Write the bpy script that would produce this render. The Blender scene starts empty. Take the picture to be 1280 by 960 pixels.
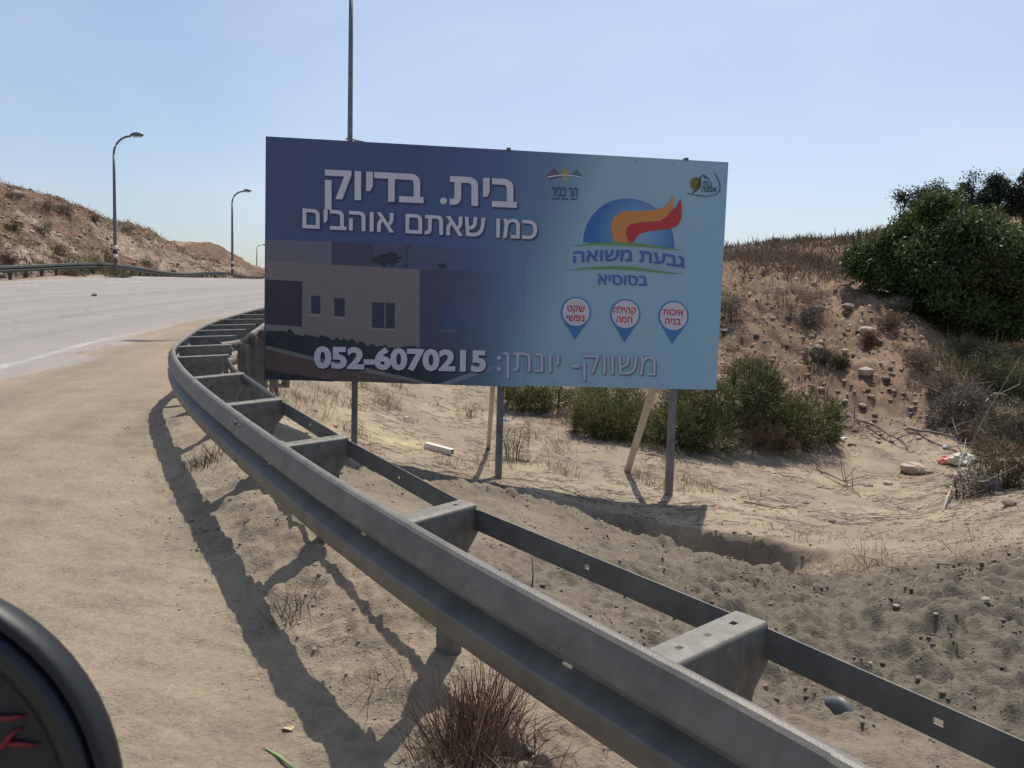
import bpy, bmesh, math, random, time
import numpy as np
from mathutils import Vector, Matrix
from mathutils.geometry import delaunay_2d_cdt, tessellate_polygon
SC = bpy.context.scene
COL = SC.collection
R_ = math.radians
random.seed(7); rng = np.random.default_rng(7)

# ------------------------------------------------------------------ camera
f = 1044.0; PITCH = math.atan(.08); ROLL = .023
Fv = np.array([0, math.cos(PITCH), -math.sin(PITCH)]); _u = np.array([0, math.sin(PITCH), math.cos(PITCH)]); _r = np.array([1., 0, 0])
Uv = math.cos(ROLL)*_u - math.sin(ROLL)*_r; Rv = math.cos(ROLL)*_r + math.sin(ROLL)*_u
EYE = np.array([0, 0, 1.7])
cam = bpy.data.cameras.new('camera'); camo = bpy.data.objects.new('camera', cam); COL.objects.link(camo)
camo.matrix_world = Matrix(((Rv[0], Uv[0], -Fv[0], EYE[0]), (Rv[1], Uv[1], -Fv[1], EYE[1]), (Rv[2], Uv[2], -Fv[2], EYE[2]), (0, 0, 0, 1)))
cam.sensor_width = 36; cam.lens = 36*f/1280; cam.clip_start = .05; cam.clip_end = 6000
cam.dof.use_dof = True; cam.dof.focus_distance = 7; cam.dof.aperture_fstop = 15
SC.camera = camo
# ------------------------------------------------------------------ sky and sun
SUN_EL, SUN_AZ = R_(62.5), R_(17)
w = bpy.data.worlds.new('World'); SC.world = w; w.use_nodes = True
nt = w.node_tree; sky = nt.nodes.new('ShaderNodeTexSky'); sky.sky_type = 'NISHITA'; sky.sun_disc = False
sky.sun_elevation = SUN_EL; sky.sun_rotation = SUN_AZ; sky.altitude = 300; sky.air_density = 1.0; sky.dust_density = 2.6; sky.ozone_density = 1.8
bg = nt.nodes['Background']; bg.inputs[1].default_value = .13
# faint uneven haze and thin cirrus over the clear sky
_tc = nt.nodes.new('ShaderNodeTexCoord'); _mp = nt.nodes.new('ShaderNodeMapping'); _mp.inputs['Scale'].default_value = (1.2, 1.2, 3.4); _mp.inputs['Rotation'].default_value = (0, .35, .3)
_nz = nt.nodes.new('ShaderNodeTexNoise'); _nz.inputs['Scale'].default_value = 1.7; _nz.inputs['Detail'].default_value = 7; _nz.inputs['Roughness'].default_value = .55; _nz.inputs['Distortion'].default_value = .5
_mr = nt.nodes.new('ShaderNodeMapRange'); _mr.inputs[1].default_value = .42; _mr.inputs[2].default_value = .72; _mr.inputs[3].default_value = 0; _mr.inputs[4].default_value = .22
_mx = nt.nodes.new('ShaderNodeMix'); _mx.data_type = 'RGBA'; _mx.inputs[7].default_value = (6.2, 6.6, 7.2, 1)
nt.links.new(_tc.outputs['Generated'], _mp.inputs[0]); nt.links.new(_mp.outputs[0], _nz.inputs[0]); nt.links.new(_nz.outputs[0], _mr.inputs[0]); nt.links.new(_mr.outputs[0], _mx.inputs[0])
nt.links.new(sky.outputs[0], _mx.inputs[6]); nt.links.new(_mx.outputs[2], bg.inputs[0])
sl = bpy.data.lights.new('sun', 'SUN'); sl.energy = 4.3; sl.angle = R_(.53); sl.color = (1, .93, .82)
so = bpy.data.objects.new('sun', sl); COL.objects.link(so)
sd = Vector((math.sin(SUN_AZ)*math.cos(SUN_EL), math.cos(SUN_AZ)*math.cos(SUN_EL), math.sin(SUN_EL)))
so.rotation_euler = sd.to_track_quat('Z', 'Y').to_euler(); so.location = (0, 40, 50)
SC.view_settings.view_transform = 'Standard'; SC.view_settings.look = 'None'; SC.view_settings.exposure = .06; SC.view_settings.gamma = 1
SC.cycles.max_bounces = 6; SC.cycles.use_denoising = True

# ------------------------------------------------------------------ helpers
def ray(u, v):
    d = Fv + (u-640)/f*Rv - (v-480)/f*Uv
    return d/d[1]
def at(u, v, Y): return EYE + ray(u, v)*Y
def tag(o, label=None, cat=None, group=None, kind=None):
    if label: o['label'] = label
    if cat: o['category'] = cat
    if group: o['group'] = group
    if kind: o['kind'] = kind
    return o
def link(name, me, m=None, parent=None):
    o = bpy.data.objects.new(name, me); COL.objects.link(o)
    if m is not None and me is not None and not me.materials: me.materials.append(m)
    if parent is not None: o.parent = parent
    return o
def empty(name, loc, rz=0):
    o = bpy.data.objects.new(name, None); COL.objects.link(o); o.location = loc; o.rotation_euler[2] = rz; o.empty_display_size = .2
    return o
def mesh(name, V, F, smooth=False):
    me = bpy.data.meshes.new(name); me.from_pydata([tuple(map(float, v)) for v in V], [], F)
    if smooth: me.shade_smooth()
    me.update(); return me
def fast_mesh(name, V, F, cols=None, smooth=False):
    """V (n,3); F (m,k) all same k"""
    V = np.asarray(V, np.float32); F = np.asarray(F, np.int32); k = F.shape[1]
    me = bpy.data.meshes.new(name); me.vertices.add(len(V)); me.vertices.foreach_set('co', V.ravel())
    me.loops.add(F.size); me.loops.foreach_set('vertex_index', F.ravel())
    me.polygons.add(len(F)); me.polygons.foreach_set('loop_start', np.arange(0, F.size, k, dtype=np.int32))
    me.update(calc_edges=True)
    if smooth: me.shade_smooth()
    if cols is not None:
        a = me.color_attributes.new('tint', 'FLOAT_COLOR', 'POINT')
        c = np.ones((len(V), 4), np.float32); c[:, :cols.shape[1]] = cols; a.data.foreach_set('color', c.ravel())
    return me
class MB:
    def __init__(s): s.V = []; s.F = []
    def box(s, c, sz, rz=0, M=None):
        i = len(s.V); cx, cy, cz = c; a, b, h = sz[0]/2, sz[1]/2, sz[2]/2
        for x, y, z in ((-a,-b,-h),(a,-b,-h),(a,b,-h),(-a,b,-h),(-a,-b,h),(a,-b,h),(a,b,h),(-a,b,h)):
            if rz: x, y = x*math.cos(rz)-y*math.sin(rz), x*math.sin(rz)+y*math.cos(rz)
            s.V.append((cx+x, cy+y, cz+z))
        s.F += [[i+q for q in t] for t in ((0,3,2,1),(4,5,6,7),(0,1,5,4),(1,2,6,5),(2,3,7,6),(3,0,4,7))]
        return s
    def tube(s, pts, rad, n=8, cap=True):
        pts = [Vector(p) for p in pts]; base = len(s.V)
        for k, p in enumerate(pts):
            d = (pts[min(k+1, len(pts)-1)]-pts[max(k-1, 0)]).normalized()
            a = d.cross(Vector((0, 0, 1)) if abs(d.z) < .9 else Vector((1, 0, 0))).normalized(); b = d.cross(a)
            r = rad[k] if hasattr(rad, '__len__') else rad
            for j in range(n):
                t = 2*math.pi*j/n; s.V.append(tuple(p+a*r*math.cos(t)+b*r*math.sin(t)))
        for k in range(len(pts)-1):
            for j in range(n):
                A = base+k*n; s.F.append([A+j, A+(j+1) % n, A+n+(j+1) % n, A+n+j])
        if cap:
            s.F.append([base+j for j in range(n)][::-1]); s.F.append([base+(len(pts)-1)*n+j for j in range(n)])
        return s
    def prism(s, poly, z0, z1):     # poly list of (x,y)
        i = len(s.V); n = len(poly)
        s.V += [(x, y, z0) for x, y in poly]+[(x, y, z1) for x, y in poly]
        s.F.append([i+k for k in range(n)][::-1]); s.F.append([i+n+k for k in range(n)])
        for k in range(n): s.F.append([i+k, i+(k+1) % n, i+n+(k+1) % n, i+n+k])
        return s
    def build(s, name, m, parent=None, smooth=False, bevel=0):
        o = link(name, mesh(name, s.V, s.F, smooth), m, parent)
        if bevel:
            b = o.modifiers.new('bevel', 'BEVEL'); b.width = bevel; b.segments = 2; b.limit_method = 'ANGLE'
        return o
# ---- numpy noise
_perm = rng.permutation(512).astype(np.int64); _perm = np.concatenate([_perm, _perm])
_g = rng.normal(size=(512, 2)); _g /= np.linalg.norm(_g, axis=1)[:, None]
def perlin(x, y):
    xi = np.floor(x).astype(np.int64); yi = np.floor(y).astype(np.int64); xf = x-xi; yf = y-yi
    u = xf*xf*xf*(xf*(xf*6-15)+10); v = yf*yf*yf*(yf*(yf*6-15)+10)
    def gd(i, j):
        h = _perm[(_perm[(xi+i) & 511]+yi+j) & 511]; return _g[h, 0]*(xf-i)+_g[h, 1]*(yf-j)
    a = gd(0, 0); b = gd(1, 0); c = gd(0, 1); d = gd(1, 1)
    return (a*(1-u)+b*u)*(1-v)+(c*(1-u)+d*u)*v
def fbm(x, y, s, o=4, g=.5):
    r = 0; a = 1; 
    for k in range(o): r = r+a*perlin(x*s+17.3*k, y*s-9.1*k); s *= 2.03; a *= g
    return r
def sstep(a, b, x): t = np.clip((x-a)/(b-a), 0, 1); return t*t*(3-2*t)

# ------------------------------------------------------------------ materials
def mat(name, col=(.5, .5, .5), rough=.7, metal=0, var=0, scale=8, bump=0, bscale=60, attr=False, spec=.5, transl=0, coat=0):
    m = bpy.data.materials.new(name); m.use_nodes = True; n = m.node_tree; L = n.links.new; b = n.nodes['Principled BSDF']
    b.inputs['Roughness'].default_value = rough; b.inputs['Metallic'].default_value = metal; b.inputs['Specular IOR Level'].default_value = spec
    b.inputs['Coat Weight'].default_value = coat
    b.inputs['Base Color'].default_value = (*col, 1)
    tc = n.nodes.new('ShaderNodeTexCoord'); src = None
    if attr:
        a = n.nodes.new('ShaderNodeAttribute'); a.attribute_name = 'tint'; src = a.outputs['Color']
    if var:
        nz = n.nodes.new('ShaderNodeTexNoise'); nz.inputs['Scale'].default_value = scale; nz.inputs['Detail'].default_value = 6; nz.inputs['Roughness'].default_value = .65
        L(tc.outputs['Object'], nz.inputs[0])
        mr = n.nodes.new('ShaderNodeMapRange'); mr.inputs[1].default_value = .3; mr.inputs[2].default_value = .7; mr.inputs[3].default_value = 1-var; mr.inputs[4].default_value = 1+var
        L(nz.outputs[0], mr.inputs[0])
        mx = n.nodes.new('ShaderNodeVectorMath'); mx.operation = 'SCALE'
        if src: L(src, mx.inputs[0])
        else: mx.inputs[0].default_value = col
        L(mr.outputs[0], mx.inputs['Scale']); src = mx.outputs[0]
    if src: L(src, b.inputs['Base Color'])
    if bump:
        nb = n.nodes.new('ShaderNodeTexNoise'); nb.inputs['Scale'].default_value = bscale; nb.inputs['Detail'].default_value = 8; nb.inputs['Roughness'].default_value = .6
        L(tc.outputs['Object'], nb.inputs[0]); bp = n.nodes.new('ShaderNodeBump'); bp.inputs['Strength'].default_value = bump; bp.inputs['Distance'].default_value = .02
        L(nb.outputs[0], bp.inputs['Height']); L(bp.outputs[0], b.inputs['Normal'])
    if transl:
        tr = n.nodes.new('ShaderNodeBsdfTranslucent'); ms = n.nodes.new('ShaderNodeMixShader'); ms.inputs[0].default_value = transl
        if src: L(src, tr.inputs[0])
        else: tr.inputs[0].default_value = (*col, 1)
        L(b.outputs[0], ms.inputs[1]); L(tr.outputs[0], ms.inputs[2]); L(ms.outputs[0], n.nodes['Material Output'].inputs[0])
    return m
M = {}
M['galv'] = mat('galvanised steel', (.155, .146, .128), .5, .15, .3, 6, .2, 160)
M['galv_dusty'] = mat('dusty galvanised steel', (.16, .15, .13), .58, .08, .28, 14, .2, 140)
M['steel_post'] = mat('grey steel post', (.17, .175, .19), .5, .6, .25, 6, .1, 50)
M['pale_wood'] = mat('pale weathered post', (.48, .44, .36), .7, 0, .2, 12, .2, 60)
M['leaf'] = mat('leaf', rough=.6, attr=True, transl=.25, spec=.3)
M['dry'] = mat('dry stalk', rough=.8, attr=True, transl=.15, spec=.2)
M['bark'] = mat('bark', (.12, .095, .07), .9, 0, .3, 8, .5, 30)
M['twig'] = mat('dry twig', (.17, .14, .12), .85, 0, .3, 20)
M['twig_pale'] = mat('pale dry twig', (.42, .38, .32), .85, 0, .25, 20)
M['stone'] = mat('limestone', (.46, .385, .30), .9, 0, .3, 5, .5, 25)
M['stone_dark'] = mat('brown stone', (.26, .2, .15), .9, 0, .3, 5, .5, 25)
M['pebble'] = mat('pebble', rough=.9, attr=True)
M['black_plastic'] = mat('black plastic', (.008, .0085, .011), .5, 0, .1, 30)
M['lamp'] = mat('lamp housing', (.12, .13, .14), .4, .5)
M['white'] = mat('white plastic', (.75, .74, .72), .5, 0, .1, 9)
M['pink'] = mat('pink plastic bag', (.75, .22, .24), .5, 0, .2, 20)
M['bandblack'] = mat('black band', (.03, .03, .03), .6)

# ------------------------------------------------------------------ rail line (road-side top edge), world X,Y
S = .068
def on_plane(u, v, drop):       # point on the plane parallel to the road, `drop` below the eye
    d = ray(u, v); Y = drop/(S-d[2]); return EYE+d*Y
rail_px = [(1083,954),(891,857),(760,785),(640,731),(560,682),(493,643),(410,595),(322,535),(260,490),(226,460),(213.5,440),(216,431),(226,424.7),(241.6,412.7),(257,404.5),(274,398.4),(292,393.5),(306,389),(329,384)]
RT = np.array([on_plane(u, v, .96) for u, v in rail_px])
RT = np.vstack([[2.45, -1.4, 0], [1.75, -.1, 0], RT, [-4.62, 17.5, 0], [-4.62, 20.5, 0], [-4.4, 25, 0], [-3.6, 32, 0], [-1.2, 42, 0]])
# smooth in arclength
def resample(P, step, smooth=0):
    P = np.asarray(P, float); d = np.r_[0, np.cumsum(np.linalg.norm(np.diff(P[:, :2], axis=0), axis=1))]
    s = np.arange(0, d[-1], step); Q = np.array([np.interp(s, d, P[:, k]) for k in range(P.shape[1])]).T
    for _ in range(smooth):
        Q[1:-1] = (Q[:-2]+2*Q[1:-1]+Q[2:])/4
    return Q
RL = resample(RT[:, :2], .12, 26)
def rail_x(Y): return np.interp(Y, RL[:, 1], RL[:, 0])

# ------------------------------------------------------------------ terrain
PY = np.array([-60, 0, 57, 92, 150, 232, 400, 1500]); PZ = np.array([-1., 0, 3.88, 5.05, 6.9, 10.1, 13, 20])
def prof(Y): return np.where(Y < 57, np.interp(Y, [-60, -10, 0, 57], [-1.2, -.6, 0, 3.88]), np.interp(Y, PY, PZ))
ctrl = []      # world x,y,z
def C(u, v, Y): ctrl.append(at(u, v, Y))
def W(x, y, dz): ctrl.append(np.array([x, y, float(prof(np.array(y)))+dz]))
for y in (-.5, 1.5, 2.5, 4, 6, 9, 12, 16, 22): 
    W(float(rail_x(y)), y, 0); W(float(rail_x(y))-2.5, y, 0)
for x, y in ((-6, 2), (-6, 6), (-9, 10), (-12, 16), (-9, 25), (-18, 25), (-20, 40), (-12, 40), (-25, 45), (-26, 60), (-12, 60), (-27, 80), (-8, 90), (-27, 105), (-14, 5), (-20, 12), (-10, 130), (-5, 200)): W(x, y, 0)
C(1280, 800, 4.8); C(1100, 850, 4.1); C(900, 930, 3.25); C(1280, 700, 6.5); C(1280, 640, 9.3); C(1280, 600, 12)
C(838, 625, 10.9); C(623, 602, 10.6); C(440, 566, 10.4); C(760, 705, 6.0); C(640, 650, 6.8); C(850, 762, 5.0)
C(590, 610, 8.6); C(700, 640, 8.3); C(800, 678, 7.9); C(900, 711, 7.5); C(1010, 730, 7.1); C(920, 648, 9.6); C(1010, 668, 9.3); C(1100, 720, 7.2)
C(500, 490, 16); C(700, 500, 17); C(740, 540, 15); C(900, 560, 15); C(1050, 560, 16); C(1200, 610, 12.5); C(1160, 580, 15)
C(1000, 450, 20); C(1000, 352, 25); C(910, 347, 24); C(1090, 352, 25); C(1145, 420, 21); C(1172, 500, 17.5); C(1125, 375, 23.5); C(1060, 500, 18)
C(1225, 480, 21); C(1250, 520, 18); C(1205, 418, 30); C(1280, 425, 26); C(1280, 380, 32)
C(1000, 340, 40); C(910, 345, 40); C(905, 312, 90); C(1090, 296, 80); C(1000, 304, 85); C(1180, 275, 75); C(1280, 262, 75); C(1000, 322, 60); C(1230, 330, 50)
C(905, 345, 150); C(1090, 340, 150); C(1280, 330, 150); C(700, 345, 90); C(700, 400, 45); C(500, 365, 90); C(560, 420, 40)
C(0, 243, 75); C(85, 266, 80); C(165, 284, 90); C(205, 303, 100); C(260, 326, 112); C(322, 348, 130)
C(0, 345, 50); C(165, 350, 74); C(290, 353, 104); C(0, 290, 60); C(100, 310, 74); C(180, 325, 88)
C(205, 304, 160); C(265, 304, 160); C(296, 322, 165); C(322, 343, 175); C(150, 320, 125); C(0, 290, 120); C(-150, 200, 80); C(-150, 345, 40)
W(-60, -10, 0); W(-30, -10, 0); W(0, -12, 0); W(12, -8, -.6); W(25, 8, -1.2); W(14, 4, -1.0); W(9, 1.5, -.8); W(40, 30, 2)
for a in (-60, -35, -12, 10, 35, 60): W(600*math.sin(R_(a)), 600*math.cos(R_(a)), -8); W(1500*math.sin(R_(a)), 1500*math.cos(R_(a)), -15)
ctrl = np.array(ctrl)
def pl(x, y):
    r = np.sqrt(x*x+y*y+.8); th = np.arctan2(x, np.maximum(y, -1e9)+1e-9); return th*3.0, np.log(r)*1.25
def phi(d2): return np.where(d2 > 0, .5*d2*np.log(np.maximum(d2, 1e-12)), 0)
ca, cb = pl(ctrl[:, 0], ctrl[:, 1]); n_ = len(ctrl)
K = phi((ca[:, None]-ca)**2+(cb[:, None]-cb)**2)+np.eye(n_)*.012; Pm = np.c_[np.ones(n_), ca, cb]
rc = np.sqrt(ctrl[:, 0]**2+ctrl[:, 1]**2+4)
rhs = (ctrl[:, 2]-prof(ctrl[:, 1]))/rc
sol = np.linalg.solve(np.block([[K, Pm], [Pm.T, np.zeros((3, 3))]]), np.r_[rhs, 0, 0, 0])
def base_h(x, y):
    a, b = pl(x, y); out = np.full(x.shape, sol[n_])+sol[n_+1]*a+sol[n_+2]*b
    for k in range(n_): out += sol[k]*phi((a-ca[k])**2+(b-cb[k])**2)
    sd_ = x-rail_x(y)
    road = (1-sstep(-3.2, -.5, sd_))*(1-sstep(0, 8, -24.5-x-np.where(y < 40, (40-y)*.3, 0)))    # flat carriageway
    res = out*np.sqrt(x*x+y*y+4)
    res = res*(1-road*(1-sstep(95, 140, y)))
    return prof(y)+res
def seg_dist(x, y, P):
    best = np.full(x.shape, 1e9); tt = np.zeros(x.shape)
    for k in range(len(P)-1):
        a = np.array(P[k]); b = np.array(P[k+1]); d = b-a; t = np.clip(((x-a[0])*d[0]+(y-a[1])*d[1])/(d@d), 0, 1)
        q = np.hypot(x-a[0]-t*d[0], y-a[1]-t*d[1]); m = q < best; best = np.where(m, q, best); tt = np.where(m, k+t, tt)
    return best, tt
berm = [at(440, 590, 9.0)[:2], at(590, 602, 8.6)[:2], at(700, 628, 8.3)[:2], at(800, 662, 7.9)[:2], at(900, 694, 7.5)[:2], at(1010, 716, 7.1)[:2]]
trench = [at(455, 585, 9.55)[:2], at(570, 597, 9.45)[:2], at(700, 615, 9.3)[:2], at(800, 640, 9.1)[:2], at(920, 668, 8.7)[:2], at(1010, 690, 8.3)[:2], at(1055, 700, 8.1)[:2]]
pile = at(1230, 800, 5.1)[:2]; pile2 = at(1150, 790, 5.6)[:2]
def masks(x, y):
    sd_ = x-rail_x(y); r = np.hypot(x, y)
    m = {}
    edge = np.interp(y, [-5, 0, 7, 12, 18, 23, 40, 70, 120], [-4.2, -4.4, -5.9, -7.1, -7.8, -8.2, -7.5, -3, 20])
    n = fbm(x, y, .35, 3)
    m['road'] = sstep(.25, -.9, x-edge-.55+.9*n)*sstep(-27.5, -25.5, x+np.where(y < 40, (40-y)*.3, 0))*(1-sstep(115, 135, y))
    m['right'] = sstep(.1, .9, sd_)*(1-sstep(60, 90, r))
    bd, bt = seg_dist(x, y, berm)
    m['clod'] = np.clip(.42*sstep(.4, 1.2, sd_)*sstep(9.4, 8.2, y+.4*n)*sstep(-.5, .25, fbm(x, y, .7, 2))+np.exp(-(bd/.9)**2)*.5+np.exp(-(((x-pile[0])/2.2)**2+((y-pile[1])/1.6)**2))*1.4, 0, 1)*sstep(-.1, .5, sd_)
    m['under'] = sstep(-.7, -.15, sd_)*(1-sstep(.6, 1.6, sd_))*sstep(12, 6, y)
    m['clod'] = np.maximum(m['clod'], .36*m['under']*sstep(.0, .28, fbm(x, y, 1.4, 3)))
    hl = sstep(-25.5, -30, x+np.where(y < 40, (40-y)*.3, 0)); m['cut'] = np.where(y > 30, np.maximum(hl, sstep(100, 135, y)*sstep(0, -10, x)), hl*sstep(20, 35, y))
    m['mound'] = sstep(15.5, 18, y+.3*n)*sstep(-2, 5, x)*(1-sstep(55, 70, r))
    m['far'] = sstep(30, 38, y)*sstep(-12, 0, sd_)
    return m
def height(x, y, fine=True):
    x = np.asarray(x, float); y = np.asarray(y, float)
    h = base_h(x, y); sd_ = x-rail_x(y)
    bd, bt = seg_dist(x, y, berm); h = h+.05*np.exp(-(bd/.4)**2)*sstep(0, .6, bt)*sstep(5.0, 4.2, bt)
    td, t2 = seg_dist(x, y, trench); yc = np.interp(x, [p[0] for p in trench], [p[1] for p in trench]); wv = y-yc+.16*fbm(x, y*.3, 1.3, 3)
    tr_on = np.maximum(sstep(trench[2][0]+.1, trench[2][0]+.7, x), .55*sstep(trench[0][0]-.2, trench[0][0]+.2, x)*sstep(trench[1][0]+.25, trench[1][0]-.1, x))*sstep(trench[-1][0]+.35, trench[-1][0]-.9, x)*(.85+.3*fbm(x, y*.2, 1.1, 2))
    h = h-tr_on*(.42+.26*sstep(.6, 1.8, x)-.2*sstep(2.3, 3.2, x))*np.where(wv > 0, 1-sstep(.22, .36, wv), np.exp(-(np.minimum(wv, 0)/.55)**2))
    h = h+.24*np.exp(-(((x-pile[0])/1.3)**2+((y-pile[1])/.85)**2))
    h = h+.22*np.where(sd_ < .3, np.exp(-((sd_-.3)/.42)**2), np.exp(-((sd_-.3)/.9)**2))*sstep(10, 7, y)*sstep(1.2, 2.6, y)
    h = h+(.07*sstep(4.2, 6.5, y)*sstep(11, 8, y)-.07*sstep(4.4, 3.2, y)*sstep(.2, 2.0, y))*sstep(-2.6, -1.4, sd_)*sstep(.7, .2, sd_)
    if not fine: return h
    m = masks(x, y); r = np.hypot(x, y)
    n1 = fbm(x, y, 1.1, 4); rid = 1-2*np.abs(fbm(x+3, y, 3.2, 4, .6))
    smooth_ = 1-m['road']
    h = h+smooth_*(1-m['cut'])*(.02*n1)+.012*smooth_*perlin(x*2.1+y*1.3, y*5.2)*(1-m['right'])*sstep(14, 8, r)
    # tyre-pressed ripples of the sandy shoulder
    h = h+smooth_*(1-m['right'])*sstep(12, 6, r)*(.016*fbm(x*.9-y*.5, y*2.4+x*.9, 2.0, 4, .55)*sstep(-2.6, -.7, sd_)+.005*fbm(x*1.2+y*.3, y*3, 3.4, 3)+.0035*fbm(x, y, 22, 2))
    wx = x+.06*fbm(x, y, 6, 2); wy = y+.06*fbm(x+9, y, 6, 2)
    rg = lambda s_, g_: (1-np.abs(perlin(wx*s_+3.1*g_, wy*s_-5.7*g_))*2.2)
    h = h+m['clod']*(-.075+.03*rid+.17*np.abs(fbm(wx, wy, 3.0, 3, .55))+.016*rg(8, 1)+.05*np.maximum(perlin(wx*8, wy*8), -.03)+.034*np.maximum(perlin(wx*17+5, wy*17), -.05)+.018*np.maximum(perlin(wx*31, wy*31+4), 0))+m['under']*(.04*np.maximum(fbm(x+9, y, 5.5, 4, .65), 0))
    h = h+m['right']*(1-m['clod'])*(.05*fbm(x, y, .8, 3)+.02*fbm(x, y, 6, 3, .6))
    h = h+m['mound']*(.22*fbm(x, y, .5, 3)+.17*fbm(x, y, 2.2, 5, .7))
    h = h+m['cut']*(1.0*fbm(x*.9+y*.2, y, .13, 4, .6)+.5*np.abs(fbm(x, y, .55, 3, .6)))*sstep(0, 8, -25.5-x+np.where(y > 100, 60, 0))
    h = h+m['far']*sstep(45, 60, y)*.5*fbm(x, y, .25, 4, .6)
    return h
def hit(u, v):
    d = ray(u, v); t = np.exp(np.linspace(math.log(1.2), math.log(400), 2600)); P = EYE+d*t[:, None]
    g = height(P[:, 0], P[:, 1]); k = np.argmax(P[:, 2] < g)
    if not (P[:, 2] < g).any(): k = np.argmin((P[:, 2]-g)/t)
    return np.array([P[k, 0], P[k, 1], g[k]])
def gz(x, y): return float(height(np.array([x]), np.array([y]))[0])

# polar sheet, finer near the camera
th = np.concatenate([np.linspace(-180, -75, 36)[:-1], np.linspace(-75, -40, 60)[:-1], np.linspace(-40, 40, 520)[:-1], np.linspace(40, 75, 60)[:-1], np.linspace(75, 180, 36)])
rr = np.concatenate([[.05], np.linspace(.3, 1.5, 10)[:-1], np.exp(np.linspace(math.log(1.5), math.log(26), 520))[:-1], np.exp(np.linspace(math.log(26), math.log(230), 220))[:-1], np.exp(np.linspace(math.log(230), math.log(3000), 50))])
TH, RR = np.meshgrid(np.radians(th), rr); X = (RR*np.sin(TH)).ravel(); Y = (RR*np.cos(TH)).ravel()
Z = height(X, Y); Z = np.where(Y < -3, Z*sstep(-40, -3, Y)+(-1)*(1-sstep(-40, -3, Y)), Z)
m = masks(X, Y)
def mixc(c, d, t): return c*(1-t[:, None])+np.array(d)*t[:, None]
n1 = fbm(X, Y, .6, 4); n2 = fbm(X+50, Y, 2.5, 4, .6); n3 = fbm(X, Y-40, .12, 4, .6)
c = np.tile(np.array([.295, .245, .178]), (len(X), 1))*(1+.13*n1+.10*n2)[:, None]
c = mixc(c, (.37, .305, .215), m['right']*sstep(-.25, .5, n1+.3*n2)*sstep(6, 10, np.hypot(X, Y))*(1-m['mound']))
c = mixc(c, (.22, .185, .145), m['right']*.85*sstep(-.05, .45, n2+.5*fbm(X, Y, 9, 2))*sstep(9, 11, Y)*(1-m['mound']))
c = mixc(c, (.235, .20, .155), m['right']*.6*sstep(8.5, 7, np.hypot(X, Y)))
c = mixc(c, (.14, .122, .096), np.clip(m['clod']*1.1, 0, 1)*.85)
c = mixc(c, (.205, .14, .092), m['mound']*(.9+.1*n1)); c = mixc(c, (.32, .235, .155), m['mound']*sstep(.0, .4, fbm(X, Y, .35, 3)+.4*fbm(X, Y, 3, 3, .7))*.75); c = mixc(c, (.13, .085, .06), m['mound']*sstep(.1, .4, fbm(X+9, Y, 1.6, 4, .7))*.6)
c = mixc(c, (.33, .265, .205), m['cut']); c = mixc(c, (.17, .115, .08), m['cut']*sstep(-.4, .2, n3+.35*fbm(X, Y, .6, 4, .7)+.012*(Z-6)*3))
c = mixc(c, (.185, .125, .085), m['far']*sstep(28, 38, Y)*(X > -15)); c = mixc(c, (.36, .25, .15), m['far']*sstep(.0, .4, fbm(X, Y, .06, 3))*sstep(45, 60, Y)*.7)
c = mixc(c, (.27, .25, .235), m['road']*.92)
sp = at(505, 560, 12.2); c = mixc(c, (.50, .41, .25), np.exp(-((X-sp[0])/.9)**2-((Y-sp[1])/.7)**2)*.8*sstep(-.3, .3, n2))
lane = X-np.interp(Y, [-5, 6, 12.0, 15.5, 18.6, 22.6, 30, 45, 70, 100], [-5, -6.3, -7.36, -7.83, -7.9, -8.2, -8.1, -6.4, -1.5, 9])
c = c*(1+.13*m['road']*fbm(lane, Y*.06, 1.1, 4)+.05*m['road']*fbm(X, Y, 2.5, 4, .7))[:, None]
c = c*(1-m['road']*(.10*np.exp(-((lane+1.6)/.45)**2)+.10*np.exp(-((lane+3.3)/.45)**2)+.08*np.exp(-((lane+7)/.9)**2)))[:, None]
trk = np.exp(-((lane-1.1)/.35)**2)+np.exp(-((lane-2.6)/.3)**2)*.8
c = c*(1+(1-m['right'])*(1-m['road'])*(Y < 30)*(-.07*trk+.10*fbm(lane, Y*.12, 3.2, 4, .6)))[:, None]
# worn edge line
ln = np.interp(Y, [-5, 6, 12.0, 15.5, 18.6, 22.6, 30, 45, 70, 100], [-5, -6.3, -7.36, -7.83, -7.9, -8.2, -8.1, -6.4, -1.5, 9])
lm = (np.abs(X-ln) < .085)*np.clip(.75+1.2*fbm(X, Y, 2, 3), 0, 1)*sstep(26, 17, Y)*sstep(5, 9, Y)
c = mixc(c, (.46, .44, .40), lm*(.6-.45*sstep(14.5, 18.5, Y)))
for off in (-12.4, -15.9):
    lm = (np.abs(X-ln-off+3) < .09)*sstep(18, 24, Y)*(np.sin(Y*.7+off) > (.2 if off > -13 else -2)); c = mixc(c, (.6, .59, .57), lm*.6)
nT, nR = len(th), len(rr); idx = np.arange(nT*nR).reshape(nR, nT)
Fq = np.stack([idx[:-1, :-1], idx[:-1, 1:], idx[1:, 1:], idx[1:, :-1]], -1).reshape(-1, 4)[:, ::-1]
fc = lambda a: a[Fq].mean(1)
is_road = fc(m['road']) > .5
is_hill = ((fc(m['cut']) > .5) | (fc(m['far']) > .5)) & ~is_road
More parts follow.
